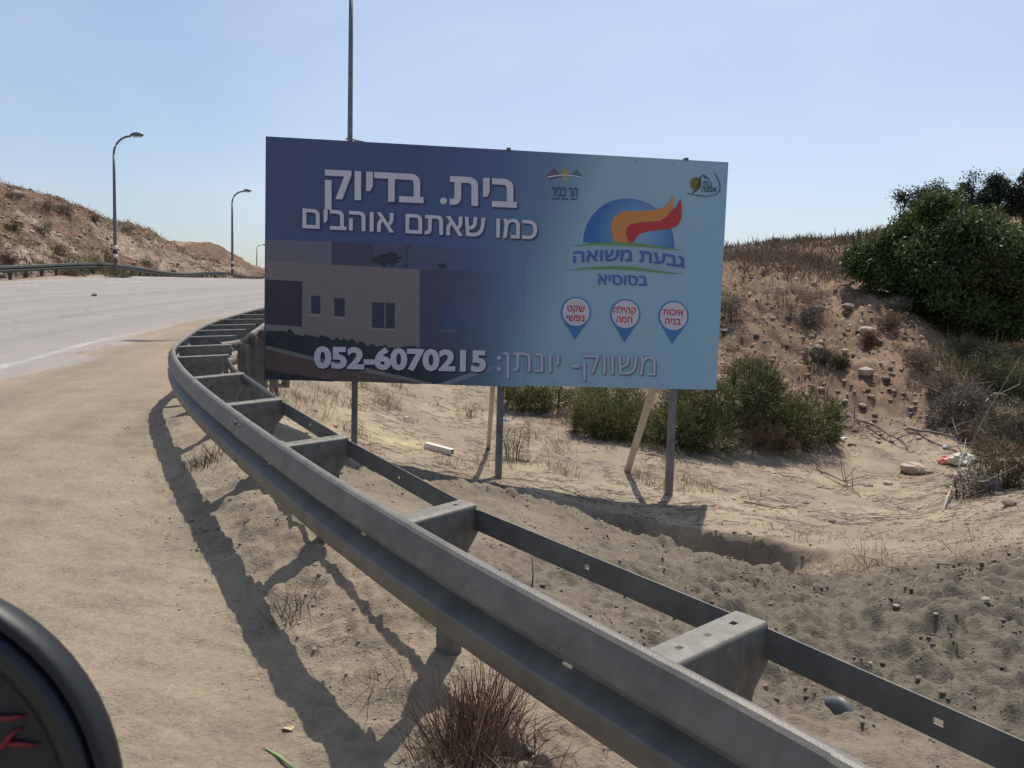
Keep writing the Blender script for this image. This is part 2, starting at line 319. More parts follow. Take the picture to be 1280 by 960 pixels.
def ground_mat():
    mm = mat('earth', rough=.95, attr=True, var=.16, scale=30, bump=.7, bscale=70, spec=.1); n = mm.node_tree; L = n.links.new
    tc = [k for k in n.nodes if k.type == 'TEX_COORD'][0]; b = n.nodes['Principled BSDF']
    # scattered dark grains and pale gravel flecks
    vo = n.nodes.new('ShaderNodeTexVoronoi'); vo.inputs['Scale'].default_value = 22; L(tc.outputs['Object'], vo.inputs['Vector'])
    no = n.nodes.new('ShaderNodeTexNoise'); no.inputs['Scale'].default_value = 3; no.inputs['Detail'].default_value = 5; L(tc.outputs['Object'], no.inputs[0])
    lt = n.nodes.new('ShaderNodeMapRange'); lt.inputs[1].default_value = .0; lt.inputs[2].default_value = .22; lt.inputs[3].default_value = .55; lt.inputs[4].default_value = 0; L(vo.outputs['Distance'], lt.inputs[0])
    mu = n.nodes.new('ShaderNodeMath'); mu.operation = 'MULTIPLY'; mk = n.nodes.new('ShaderNodeMapRange'); mk.inputs[1].default_value = .48; mk.inputs[2].default_value = .62; L(no.outputs[0], mk.inputs[0])
    L(lt.outputs[0], mu.inputs[0]); L(mk.outputs[0], mu.inputs[1])
    mx = n.nodes.new('ShaderNodeMix'); mx.data_type = 'RGBA'; mx.inputs[7].default_value = (.2, .165, .13, 1)
    old = b.inputs['Base Color'].links[0].from_socket; L(mu.outputs[0], mx.inputs[0]); L(old, mx.inputs[6]); L(mx.outputs[2], b.inputs['Base Color'])
    return mm
M['earth'] = ground_mat()
M['hill'] = mat('hillside earth', rough=.95, attr=True, var=.5, scale=1.6, bump=1, bscale=1.3, spec=.1)
[k for k in M['hill'].node_tree.nodes if k.type == 'BUMP'][0].inputs['Distance'].default_value = .6
M['road'] = mat('worn dusty asphalt', rough=.8, attr=True, var=.07, scale=3, bump=.15, bscale=120, spec=.3)
V3 = np.c_[X, Y, Z]
def submesh(name, sel, mt):
    F = Fq[sel]; u, inv = np.unique(F, return_inverse=True)
    o = link(name, fast_mesh(name, V3[u], inv.reshape(F.shape), c[u], smooth=True), mt); tag(o, kind='structure'); return o
rn_ = M['road'].node_tree; b_ = rn_.nodes['Principled BSDF']; t_ = [k for k in rn_.nodes if k.type == 'TEX_COORD'][0]; v_ = rn_.nodes.new('ShaderNodeTexVoronoi'); v_.feature = 'DISTANCE_TO_EDGE'; v_.inputs['Scale'].default_value = .35; v_.inputs['Randomness'].default_value = 1
d_ = rn_.nodes.new('ShaderNodeTexNoise'); d_.inputs['Scale'].default_value = 1.3; d_.inputs['Detail'].default_value = 5; a_ = rn_.nodes.new('ShaderNodeVectorMath'); a_.operation = 'MULTIPLY_ADD'; a_.inputs[1].default_value = (1.2, 1.2, 0)
rn_.links.new(t_.outputs['Object'], d_.inputs[0]); rn_.links.new(d_.outputs['Color'], a_.inputs[0]); rn_.links.new(t_.outputs['Object'], a_.inputs[2]); rn_.links.new(a_.outputs[0], v_.inputs['Vector'])
r_ = rn_.nodes.new('ShaderNodeMapRange'); r_.inputs[1].default_value = 0; r_.inputs[2].default_value = .012; r_.inputs[3].default_value = .45; r_.inputs[4].default_value = 0; x_ = rn_.nodes.new('ShaderNodeMix'); x_.data_type = 'RGBA'; x_.inputs[7].default_value = (.1, .09, .085, 1)
rn_.links.new(v_.outputs['Distance'], r_.inputs[0]); rn_.links.new(r_.outputs[0], x_.inputs[0]); rn_.links.new(b_.inputs['Base Color'].links[0].from_socket, x_.inputs[6]); rn_.links.new(x_.outputs[2], b_.inputs['Base Color'])
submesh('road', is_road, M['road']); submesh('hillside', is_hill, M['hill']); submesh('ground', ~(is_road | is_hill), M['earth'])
print('terrain', len(Fq))

# ------------------------------------------------------------------ crash barrier beside the camera
def profile_sweep(path, prof_, thick, closed=False):
    """path: (n,2) xy with z list; prof_: list of (n outward to the road, z)."""
    pass
def frame2(P):
    T = np.gradient(P[:, :2], axis=0); T /= np.linalg.norm(T, axis=1)[:, None]
    return T, np.c_[-T[:, 1], T[:, 0]]      # tangent, left normal (to the road)
BEAM = [(.005, -.022), (.012, -.004), (.028, .0), (.04, -.004), (.05, -.014), (.062, -.05), (.074, -.09), (.078, -.103), (.074, -.112), (.03, -.138), (.012, -.15), (.008, -.157), (.012, -.166), (.03, -.178), (.074, -.204), (.079, -.214), (.078, -.226), (.062, -.28), (.05, -.30), (.04, -.308), (.03, -.305)]
def sweep(P, Zt, pr, t=.003, slots=()):
    T, N = frame2(P); n = len(pr); V = []
    pr = np.array(pr); tp = np.gradient(pr, axis=0); tp /= np.linalg.norm(tp, axis=1)[:, None]; back = pr+np.c_[tp[:, 1], -tp[:, 0]]*t
    if back[:, 0].mean() > pr[:, 0].mean(): back = pr-np.c_[tp[:, 1], -tp[:, 0]]*t
    ring = np.vstack([pr, back[::-1]]); k = len(ring)
    for i in range(len(P)):
        for a, b in ring: V.append((P[i, 0]+N[i, 0]*a, P[i, 1]+N[i, 1]*a, Zt[i]+b))
    F = [[i*k+j, i*k+(j+1) % k, (i+1)*k+(j+1) % k, (i+1)*k+j] for i in range(len(P)-1) for j in range(k) if not (i in slots and j in (10, 30))]
    F.append(list(range(k))); F.append([(len(P)-1)*k+j for j in range(k)][::-1])
    return V, F
top_z = lambda y: prof(np.asarray(y, float))+.74
def smooth_link(name, V, F, m, parent, ang=40):
    o = link(name, mesh(name, V, F), m, parent); o.data.shade_smooth(); o.data.set_sharp_from_angle(angle=R_(ang)); return o
rail = empty('crash_barrier', (0, 0, 0)); tag(rail, 'galvanised steel crash barrier with cross spacers curving away from the foreground', 'crash barrier')
# beam sections about 4 m long, each lapped over the next
RLs = np.r_[0, np.cumsum(np.linalg.norm(np.diff(RL, axis=0), axis=1))]
tot = RLs[-1]
def rl(s): return np.array([np.interp(s, RLs, RL[:, 0]), np.interp(s, RLs, RL[:, 1])])
BO = -.034     # shift so that the highlight line (top roll) lies on the traced edge
s0 = 0; k = 0
starts = [0, 3.4, 7.4, 11.4, 15.4, 19.4, 23.4, 27.4, 31.4, 35.4]
for k, s0 in enumerate(starts):
    s1 = min((starts+[tot])[k+1]+.16, tot); s = np.arange(s0, s1, .1); hs = [q for q in np.arange(.35, tot, 1.33) if s0+.3 < q < s1-.3]; s = np.array(sorted([q for q in s if all(abs(q-h_) > .045 for h_ in hs)]+[h_+d_ for h_ in hs for d_ in (-.02, .02)])); slots = {int(np.argmin(np.abs(s-(h_-.02)))) for h_ in hs}
    P = np.array([rl(q) for q in s]); 
    if len(P) < 3: continue
    _, N = frame2(P); lap = np.where(s-s0 < .2, .0, 0); P2 = P+N*BO
    e = np.where(s > s1-.2, .008, 0); P2 = P2+N*e[:, None]
    V, F = sweep(P2, top_z(P[:, 1])+e*.3, BEAM, slots=slots); smooth_link('beam', V, F, M['galv'], rail, 24)
# spacer mesh: local x from beam (0) to rear (L=.5), y along the rail, z down from 0
def spacer_mesh():
    b = MB(); L = .52; wd = .095; t = .004
    # top flange with rounded front edge, with slots cut out as a grid
    bm = bmesh.new()
    def quadstrip(secs):   # secs list of (x list of pts)
        pass
    xs = [0, .085, .115, .245, .275, .40, .43, L]; ys = [-wd/2, -.010, .010, wd/2]
    vs = {}
    for i, x in enumerate(xs):
        for j, y in enumerate(ys): vs[i, j] = bm.verts.new((x, y, 0))
    for i in range(len(xs)-1):
        for j in range(3):
            if j == 1 and i in (1, 3, 5): continue
            bm.faces.new((vs[i, j], vs[i+1, j], vs[i+1, j+1], vs[i, j+1]))
    # rolled edge and web on the near side (y = -wd/2)
    prev = [vs[i, 0] for i in range(len(xs))]
    for (dy, dz) in ((-.006, -.003), (-.010, -.009), (-.011, -.016)):
        cur = [bm.verts.new((x, -wd/2+dy, dz)) for x in xs]
        for i in range(len(xs)-1): bm.faces.new((prev[i], cur[i], cur[i+1], prev[i+1]))
        prev = cur
    low = [-.235, -.235, -.235, -.235, -.235, -.235, -.175, -.115]
    # hooked lower rear corner
    mid = [bm.verts.new((x, -wd/2-.011, -.10)) for x in xs]
    for i in range(len(xs)-1): bm.faces.new((prev[i], mid[i], mid[i+1], prev[i+1]))
    bot = [bm.verts.new((x, -wd/2-.011, low[i])) for i, x in enumerate(xs)]
    for i in range(len(xs)-1): bm.faces.new((mid[i], bot[i], bot[i+1], mid[i+1]))
    # small return flange under the web
    fl = [bm.verts.new((v.co.x, v.co.y+.04, v.co.z)) for v in bot]
    for i in range(len(xs)-1): bm.faces.new((bot[i], fl[i], fl[i+1], bot[i+1]))
    # rear end plate and front end plate for the bolts
    for X0, z1 in ((L, -.10), (0, -.22)):
        q = [bm.verts.new(p) for p in ((X0, -wd/2-.011, -.012), (X0, wd/2, -.002), (X0, wd/2, z1), (X0, -wd/2-.011, z1))]; bm.faces.new(q)
    # dimples of the web: shallow recessed discs
    for (x, z, r) in ((.30, -.06, .02), (.36, -.055, .02), (.31, -.15, .02)):
        c0 = bm.verts.new((x, -wd/2-.016, z)); ring = [bm.verts.new((x+r*math.cos(a), -wd/2-.0115, z+r*1.2*math.sin(a))) for a in np.linspace(0, 2*math.pi, 13)[:-1]]
        for i in range(12): bm.faces.new((c0, ring[i], ring[(i+1) % 12]))
    me = bpy.data.meshes.new('spacer'); bmesh.ops.recalc_face_normals(bm, faces=bm.faces); bm.to_mesh(me); bm.free()
    me.shade_smooth(); me.set_sharp_from_angle(angle=R_(35)); me.materials.append(M['galv_dusty']); return me
SP = spacer_mesh()
def post_mesh(h=1.3):
    b = MB(); a, d, t = .05, .1, .005       # C section, opening to +x
    b.box((0, 0, -h/2), (t, d, h)); b.box((a/2, -d/2+t/2, -h/2), (a, t, h)); b.box((a/2, d/2-t/2, -h/2), (a, t, h))
    me = mesh('post', b.V, b.F); me.materials.append(M['galv']); return me
PM = post_mesh()
def bolt_mesh():
    b = MB(); b.tube([(0, 0, 0), (.007, 0, 0), (.011, 0, 0)], [.016, .014, .006], 10); me = mesh('bolt', b.V, b.F, True); me.materials.append(M['galv_dusty']); return me
BM_ = bolt_mesh()
rear_px = {1: (957, 778), 2: (593, 631), 3: (435, 547), 4: (353, 499), 5: (305, 467), 6: (287, 444), 7: (289, 431), 8: (297, 419.6), 9: (307, 412), 10: (319, 405.5), 11: (330, 399)}
rears = {k: on_plane(u, v, .965) for k, (u, v) in rear_px.items()}
pts = []
for k, p in rears.items():
    d = np.hypot(RL[:, 0]-p[0], RL[:, 1]-p[1]); i = int(np.argmin(d)); pts.append((RLs[i], p, RL[i], d[i]))
s_first = pts[0][0]
extra = [s_first-1.0*q for q in (1, 2, 3) if s_first-q > .1]
sl_ = pts[-1][0]
extra += list(np.arange(sl_+1.1, tot-1, 1.2))
T_, N_ = frame2(RL)
spl = []
for s, p, q, d in pts: spl.append((s, p[:2], d))
for s in extra:
    i = int(np.argmin(np.abs(RLs-s))); dd = .42 if s < s_first else .55; spl.append((s, RL[i]-N_[i]*dd, dd))
spl.sort(key=lambda t: t[0]); rear_line = []
for s, pr_, d in spl:
    i = int(np.argmin(np.abs(RLs-s))); q = RL[i]; ang = math.atan2(pr_[1]-q[1], pr_[0]-q[0]); z = float(top_z(q[1]))-.008
    fw = T_[i]*.05; start = q+np.array([math.cos(ang), math.sin(ang)])*.035+fw; z = float(top_z(pr_[1]))-.002 if s <= pts[-1][0] and s >= s_first else z
    o = link('spacer', SP, None, rail); o.location = (start[0], start[1], z+.004); zf = float(top_z(q[1]))-.014; o.location[2] = zf; o.rotation_euler = (0, -math.atan2(z+.004-zf, d), ang); o.scale[0] = (d-.035)/.52
    pp = q+fw+np.array([math.cos(ang), math.sin(ang)])*(.06+.17); o = link('post', PM, None, rail); o.location = (pp[0], pp[1], z-.225+.16); o.rotation_euler[2] = ang
    fq = q+N_[i]*(BO+.012); o = link('bolt', BM_, None, rail); o.location = (fq[0], fq[1], z-.149); o.rotation_euler[2] = ang+math.pi
    rear_line.append((s, pr_[0], pr_[1], float(top_z(pr_[1]))))
    # inner rib fins of the beam overlap: bolt rows
for s0 in starts[1:5]:
    for ds in (.02, .13):
        for dz in (-.045, -.085, -.225, -.265):
            i = int(np.argmin(np.abs(RLs-s0-ds))); fq = RL[i]+N_[i]*(BO+.063); o = link('bolt', BM_, None, rail); o.location = (fq[0], fq[1], float(top_z(fq[1]))+dz); o.rotation_euler[2] = math.atan2(N_[i][1], N_[i][0])
# rear strap : flat band between the rear ends of the spacers, straight between them (as separate lengths)
rl_ = np.array(rear_line)
near = rl_[rl_[:, 0] <= pts[3][0]+.01]
def strap(a, b, name='strap', w=.085, drop=-.018):
    d = np.array(b[:2])-np.array(a[:2]); L = np.linalg.norm(d); ang = math.atan2(d[1], d[0]); n = np.array([math.sin(ang), -math.cos(ang)])
    bm = bmesh.new(); z0, z1 = a[2]+drop, b[2]+drop
    nseg = max(2, int(L/.3)); hole = {nseg//2}
    cols = []
    xs = [L*i/nseg for i in range(nseg+1)]; hx = L*.52
    xs = sorted([x for x in xs if abs(x-hx) > .05]+[hx-.012, hx+.012, -.03, L+.03])
    for x in xs:
        zc = z0+(z1-z0)*x/L; px = a[0]+d[0]*x/L; py = a[1]+d[1]*x/L
        cols.append([bm.verts.new((px, py, zc-q)) for q in (0, w*.41, w*.59, w)])
    for i in range(len(cols)-1):
        for j in range(3):
            if j == 1 and abs((xs[i]+xs[i+1])/2-hx) < .01: continue
            bm.faces.new((cols[i][j], cols[i+1][j], cols[i+1][j+1], cols[i][j+1]))
    me = bpy.data.meshes.new(name); bm.to_mesh(me); bm.free(); o = link(name, me, M['galv'], rail)
    sm = o.modifiers.new('thickness', 'SOLIDIFY'); sm.thickness = .005; sm.offset = 0; return o
for i in range(len(near)-1): strap(near[i][1:], near[i+1][1:])
# broken, curled strap between the fourth and fifth rear ends and the loose twist above it
def ribbon(name, P, w, m, parent, thick=.005, tilt=None):
    bm = bmesh.new(); vs = []
    for i, p in enumerate(P):
        t = (tilt[i] if tilt is not None else 0); vs.append((bm.verts.new(p), bm.verts.new((p[0]+w*math.sin(t), p[1], p[2]-w*math.cos(t)))))
    for i in range(len(P)-1): bm.faces.new((vs[i][0], vs[i+1][0], vs[i+1][1], vs[i][1]))
    me = bpy.data.meshes.new(name); bm.to_mesh(me); bm.free(); me.shade_smooth(); o = link(name, me, m, parent)
    sm = o.modifiers.new('thickness', 'SOLIDIFY'); sm.thickness = thick; sm.offset = 0; return o
def px_path(pl_, drop=.965): return [tuple(on_plane(u, v, drop)) for u, v in pl_]
ribbon('bent_strap', resample(px_path([(353, 500), (309, 470), (298, 464), (291, 457), (286, 449), (284, 446)]), .08, 2), .085, M['galv'], rail)
ribbon('curled_strap', resample(px_path([(285, 448), (291, 447), (294, 443), (293, 439), (290, 435), (288, 432)]), .05, 2), .075, M['galv_dusty'], rail, tilt=np.linspace(.2, 1.2, 60))
# bent rear beam further on, with its own row of posts
rb = resample(px_path([(274, 428), (285, 427), (295, 425.5), (304, 422), (307.5, 417.5), (315, 413), (322, 408.5), (330, 402.5), (345, 397), (372, 391)], .95), .1, 3)
rbo = [(.0, -.02), (.01, 0), (.03, -.004), (.045, -.025), (.05, -.05), (.04, -.08), (.01, -.10), (.0, -.12)]
V, F = sweep(rb[::-1, :2], rb[::-1, 2], rbo); o = smooth_link('bent_rear_beam', V, F, M['galv_dusty'], rail, 60)
for u, v in ((297, 428), (309, 420), (322, 411), (337, 402), (352, 397)):
    q = on_plane(u, v, .95); o = link('post', PM, None, rail); o.location = (q[0]+.03, q[1]+.05, q[2]-.02); o.rotation_euler[2] = 1.2; o.scale = (1.15, 1.15, 1)
# ------------------------------------------------------------------ far crash barrier
far = empty('crash_barrier', (-26, 50, gz(-26, 50))); tag(far, 'long dark steel crash barrier across the road below the rocky slope', 'crash barrier')
fpx = [(-140, 346, 34), (-60, 347, 40), (0, 350, 45.5), (80, 350.5, 52), (150, 351.5, 60), (210, 353, 70), (262, 354, 84), (300, 354.5, 97), (330, 354.8, 110), (352, 354.6, 122)]
FP = np.array([at(u, v, y) for u, v, y in fpx]); FP = resample(FP, .8, 6)
FZ = height(FP[:, 0], FP[:, 1], False)
T2, N2 = frame2(FP)
sgn = -1
def sweep_w(P, Zt, pr, org):
    V, F = sweep(P, Zt, pr, .01); return [(x-org[0], y-org[1], z-org[2]) for x, y, z in V], F
BEAM2 = [(a*1.3, b*1.25) for a, b in BEAM[::2]]
V, F = sweep_w(FP[::-1], FZ[::-1]+.80, BEAM2, far.location); M['far_beam'] = mat('weathered barrier steel', (.07, .075, .07), .6, .3, .2, 3); smooth_link('beam', V, F, M['far_beam'], far)
b = MB(); b.box((0, 0, .1), (.14, .14, 1.3)); FPM = mesh('post', b.V, b.F); FPM.materials.append(M['far_beam'])
for i in range(0, len(FP), 2):
    o = link('post', FPM, None, far); o.location = (FP[i, 0]-.1-far.location[0], FP[i, 1]-far.location[1], FZ[i]-far.location[2]); o.rotation_euler[2] = math.atan2(T2[i][1], T2[i][0])

# ------------------------------------------------------------------ street lamps
def lamp(loc, H, arm_dir, arm, label, r0=.085, bands=True, base_z=None, lean=0):
    e = empty('street_lamp', loc); tag(e, label, 'street lamp', 'street lamps along the road')
    pts = [(0, 0, -.4), (0, 0, H*.35), (0, 0, H*.7), (0, 0, H*.86)]; rad = [r0, r0*.92, r0*.75, r0*.62]
    b = MB(); b.tube(pts, rad, 10); b.build('pole', M['steel_post'], e, True)
    b = MB(); P = []; rr_ = []
    cr = H*.13
    for t in np.linspace(0, math.pi/2, 9): P.append((arm_dir*(cr*(1-math.cos(t))*.95), 0, H*.86+cr*math.sin(t))); rr_.append(r0*.6)
    P.append((arm_dir*(arm-.55), 0, H*.99+.08)); rr_.append(r0*.5); b.tube(P, rr_, 8); b.build('arm', M['steel_post'], e, True)
    b = MB(); x0 = arm_dir*(arm-.6); z = H*.99+.08
    b.tube([(x0, 0, z), (x0+arm_dir*.15, 0, z+.03), (x0+arm_dir*.45, 0, z+.05), (x0+arm_dir*.8, 0, z+.02), (x0+arm_dir*.9, 0, z)], [.06, .12, .16, .12, .03], 10); b.build('lamp_head', M['lamp'], e, True)
    b = MB(); b.tube([(x0+arm_dir*.2, 0, z-.07), (x0+arm_dir*.7, 0, z-.09)], [.1, .08], 8); b.build('lens', M['white'], e, True)
    if bands:
        for k in range(4):
            b = MB(); b.tube([(0, 0, .9+k*.3), (0, 0, 1.15+k*.3)], r0*1.12, 10); b.build('band', M['white'] if k % 2 else M['bandblack'], e, True)
        b = MB(); b.box((0, -r0-.03, 1.0), (.12, .06, .35)); b.build('service_door', M['steel_post'], e)
    b = MB(); b.tube([(-.14, 0, H*.44), (.14, 0, H*.44)], .02, 6); b.build('bracket', M['steel_post'], e)
    return e
def lamp_px(u, vb, vt, Y, arm, label, **k):
    p = at(u, vb, Y); g = float(height(np.array([p[0]]), np.array([p[1]]), False)[0]); t = at(u, vt, Y)
    return lamp((p[0], p[1], g), (t[2]-g)/1.0, 1, arm, label, **k)
lamp_px(144.5, 345, 168, 58, 1.75, 'tallest curved arm street lamp standing behind the far crash barrier at the rocky cut', r0=.125)
lamp_px(290.5, 350, 238, 92, 1.8, 'middle curved arm street lamp near the foot of the slope, left of the billboard', r0=.14)
lamp_px(321, 352, 306, 200, 2.0, 'farthest and smallest street lamp just left of the billboard edge', r0=.13, bands=False)
p = at(436, 175, 21); lamp((p[0]+.03, p[1], gz(p[0], p[1])), 9.9, -1, 1.5, 'tall street lamp pole rising out of view from behind the billboard', r0=.075)
e = bpy.data.objects['street_lamp.003']
p2 = at(436, 174, 21); b = MB(); b.tube([(-.1, 0, 0), (-.02, -.05, .02), (.12, -.05, -.03), (.35, 0, -.06)], .02, 6)
o = b.build('cable_clip', M['steel_post'], e); o.location = (0, 0, p2[2]-e.location[2])

# ------------------------------------------------------------------ billboard
q = (-.175, 10.8144, 2.31772, .11862, -.0091, -.00555, 5.9067); HB = 3.0
ex = np.array([math.cos(q[3]), math.sin(q[3]), 0]); nn = np.array([-math.sin(q[3]), math.cos(q[3]), 0]); ez = np.array([0, 0, 1.])*math.cos(q[5])+nn*math.sin(q[5])
EX = ex*math.cos(q[4])+ez*math.sin(q[4]); EZ = -ex*math.sin(q[4])+ez*math.cos(q[4]); EN = np.cross(EZ, EX)
BASE = 2.35; BC = np.array(q[:3])-EZ*BASE            # local origin on the ground under the middle
bb = bpy.data.objects.new('billboard', None); COL.objects.link(bb); bb.empty_display_size = .3
bb.matrix_world = Matrix(((EX[0], EN[0], EZ[0], BC[0]), (EX[1], EN[1], EZ[1], BC[1]), (EX[2], EN[2], EZ[2], BC[2]), (0, 0, 0, 1)))
tag(bb, 'large blue roadside advertising board on steel posts with Hebrew lettering and a house picture', 'billboard')
def B(u, v):
    d = ray(u, v); t = ((BC-EYE)@EN)/(d@EN); P = EYE+d*t-BC; return np.array([P@EX, P@EZ])
W2 = q[6]/2
MT = bpy.data.materials
def print_mat(name, col, fade=None, var=0, vscale=6, rough=.45, grad=None):
    m_ = bpy.data.materials.new(name); m_.use_nodes = True; n = m_.node_tree; L = n.links.new; b = n.nodes['Principled BSDF']
    b.inputs['Roughness'].default_value = rough; b.inputs['Specular IOR Level'].default_value = .25; b.inputs['Base Color'].default_value = (*col, 1)
    tc = n.nodes.new('ShaderNodeTexCoord'); sx = n.nodes.new('ShaderNodeSeparateXYZ'); L(tc.outputs['Object'], sx.inputs[0])
    def bgnode():
        mr = n.nodes.new('ShaderNodeMapRange'); mr.inputs[1].default_value = -W2; mr.inputs[2].default_value = W2
        ad = n.nodes.new('ShaderNodeMath'); ad.operation = 'MULTIPLY_ADD'; ad.inputs[1].default_value = -.28; L(sx.outputs[2], ad.inputs[0]); ad.inputs[2].default_value = .28*2.35
        a2 = n.nodes.new('ShaderNodeMath'); a2.operation = 'ADD'; L(sx.outputs[0], a2.inputs[0]); L(ad.outputs[0], a2.inputs[1]); L(a2.outputs[0], mr.inputs[0])
        cr = n.nodes.new('ShaderNodeValToRGB'); e = cr.color_ramp.elements
        stops = [(0, (.085, .11, .215)), (.25, (.082, .115, .24)), (.42, (.10, .15, .30)), (.55, (.155, .25, .37)), (.66, (.29, .46, .57)), (.8, (.31, .49, .60)), (1, (.29, .48, .62))]
        e[0].position = 0; e[0].color = (*stops[0][1], 1); e[1].position = 1; e[1].color = (*stops[-1][1], 1)
        for p_, c_ in stops[1:-1]: x_ = e.new(p_); x_.color = (*c_, 1)
        L(mr.outputs[0], cr.inputs[0]); return cr.outputs[0]
    src = None
    if var:
        nz = n.nodes.new('ShaderNodeTexNoise'); nz.inputs['Scale'].default_value = vscale; nz.inputs['Detail'].default_value = 7; nz.inputs['Roughness'].default_value = .7; L(tc.outputs['Object'], nz.inputs[0])
        mr = n.nodes.new('ShaderNodeMapRange'); mr.inputs[1].default_value = .3; mr.inputs[2].default_value = .7; mr.inputs[3].default_value = 1-var; mr.inputs[4].default_value = 1+var; L(nz.outputs[0], mr.inputs[0])
        vm = n.nodes.new('ShaderNodeVectorMath'); vm.operation = 'SCALE'; vm.inputs[0].default_value = col; L(mr.outputs[0], vm.inputs['Scale']); src = vm.outputs[0]
    if fade == 'bg': src = bgnode()
    elif fade:
        mr = n.nodes.new('ShaderNodeMapRange'); mr.interpolation_type = 'SMOOTHSTEP'; mr.inputs[1].default_value = fade[0]; mr.inputs[2].default_value = fade[1]; L(sx.outputs[0], mr.inputs[0])
        mx = n.nodes.new('ShaderNodeMix'); mx.data_type = 'RGBA'; L(mr.outputs[0], mx.inputs[0]); mx.inputs[6].default_value = (*col, 1)
        if src: L(src, mx.inputs[6])
        L(bgnode(), mx.inputs[7]); src = mx.outputs[2]
    if grad:   # radial-ish printed gradient between two colours
        (cx_, cz_, r_), c2 = grad
        vs = n.nodes.new('ShaderNodeVectorMath'); vs.operation = 'DISTANCE'; L(tc.outputs['Object'], vs.inputs[0]); vs.inputs[1].default_value = (cx_, 0, cz_)
        mr = n.nodes.new('ShaderNodeMapRange'); mr.inputs[1].default_value = 0; mr.inputs[2].default_value = r_; L(vs.outputs['Value'], mr.inputs[0])
        mx = n.nodes.new('ShaderNodeMix'); mx.data_type = 'RGBA'; L(mr.outputs[0], mx.inputs[0]); mx.inputs[6].default_value = (*c2, 1); mx.inputs[7].default_value = (*col, 1); src = mx.outputs[2]
    if src: L(src, b.inputs['Base Color'])
    return m_
# the sheet itself and its frame
b = MB(); b.box((0, .012, BASE), (q[6], .02, HB)); b.build('panel', print_mat('printed sheet', (.2, .3, .5), 'bg'), bb)
def BZ(u, v):      # ground point of a px in board-local coordinates
    P = u if hasattr(u, '__len__') else at(u, v, 0); P = P-BC; return np.array([P@EX, P@EN, P@EZ])
for s in (1, -1):
    b = MB(); b.box((0, .045, BASE+s*(HB/2-.06)), (q[6]-.1, .04, .04)); b.build('frame_rail', M['steel_post'], bb)
b = MB(); b.box((0, .045, BASE), (q[6]-.1, .04, .04)); b.build('frame_rail', M['steel_post'], bb)
for x in (-W2+.03, W2-.03):
    b = MB(); b.box((x, .045, BASE), (.04, .038, HB-.09)); b.build('frame_upright', M['steel_post'], bb)
for (u0_, v0_, u1_, v1_, wp) in ((441.5, 480, 441.5, 566, .075), (626, 484, 623.5, 602, .085), (843.5, 488, 838.5, 624, .09)):
    a = B(u0_, v0_); c_ = B(u1_, v1_); d = (a-c_)/(a[1]-c_[1]); zt = BASE+HB/2+.015; zb = c_[1]-.5
    x0 = c_[0]+d[0]*(zb-c_[1]); x1 = a[0] if False else c_[0]+d[0]*(zt-c_[1])*0.35+0
    b = MB(); i = 0; hw = wp/2
    for z, x in ((zb, x0), (zt, x1)):
        b.V += [(x-hw, .075, z), (x+hw, .075, z), (x+hw, .075+wp, z), (x-hw, .075+wp, z)]
    b.F = [[0, 3, 2, 1], [4, 5, 6, 7], [0, 1, 5, 4], [1, 2, 6, 5], [2, 3, 7, 6], [3, 0, 4, 7]]
    b.build('post', M['steel_post'], bb)
for (ut, vt, ub, vb, wp, mt) in ((816, 487, 784, 590, .085, M['pale_wood']), (616, 483, 610.5, 560, .06, M['pale_wood'])):
    g = hit(ub, vb); t = at(ut, vt, (10.95 if ut > 700 else 10.75)+.35); A = BZ(g-(t-g)*.1, 0); T3 = BZ(t, 0); tt_ = (.10-A[1])/(T3[1]-A[1]); T3 = A+(T3-A)*tt_
    b = MB(); 
    for P in (A, T3):
        hw = wp/2; b.V += [(P[0]-hw, P[1]-hw, P[2]), (P[0]+hw, P[1]-hw, P[2]), (P[0]+hw, P[1]+hw, P[2]), (P[0]-hw, P[1]+hw, P[2])]
    b.F = [[0, 3, 2, 1], [4, 5, 6, 7], [0, 1, 5, 4], [1, 2, 6, 5], [2, 3, 7, 6], [3, 0, 4, 7]]
    b.build('brace', mt, bb)
for u_, v_ in ((636, 187.5), (858, 200)):
    p_ = B(u_, v_); b = MB(); b.box((p_[0], .03, p_[1]+.01), (.05, .09, .035)); b.build('clamp', M['steel_post'], bb)
for i_ in range(12):
    x = -W2+.25+i_*(q[6]-.5)/11
    for z in (BASE+HB/2-.05, BASE-HB/2+.05):
        b = MB(); b.tube([(x, -.001, z), (x, .003, z)], .009, 6); b.build('screw', M['steel_post'], bb)
_lay = [0]
def flat(name, poly, m_, lay, px=True, parent=bb):
    P = [B(u, v) for u, v in poly] if px else [np.array(p) for p in poly]
    tris = tessellate_polygon([[Vector((p[0], p[1], 0)) for p in P]])
    o = link(name, mesh(name, [(p[0], -lay*.0012, p[1]) for p in P], [list(t) for t in tris]), m_, parent); return o
fx = lambda u: B(u, 380)[0]
FD = (fx(540), fx(655))
mk = lambda n_, c_, **k: print_mat(n_, c_, **k)
wallm = mk('printed stone wall', (.225, .195, .20), var=.25, vscale=45)
sidem = mk('printed shaded wall', (.085, .09, .135), fade=(fx(528), fx(662)), var=.15, vscale=5)
flat('printed_annex', [(332, 299.5), (414.5, 302), (414.5, 334), (332, 330)], mk('printed pale wall', (.17, .165, .20)), 1)
flat('printed_upper_block', [(414.5, 302), (467, 305), (467, 336), (414.5, 334)], mk('printed dark wall', (.085, .085, .125)), 1)
flat('printed_skyline', [(467, 305), (520, 307), (655, 314), (655, 342), (467, 336)], mk('printed dusk', (.10, .11, .17), fade=(fx(480), fx(655))), 1)
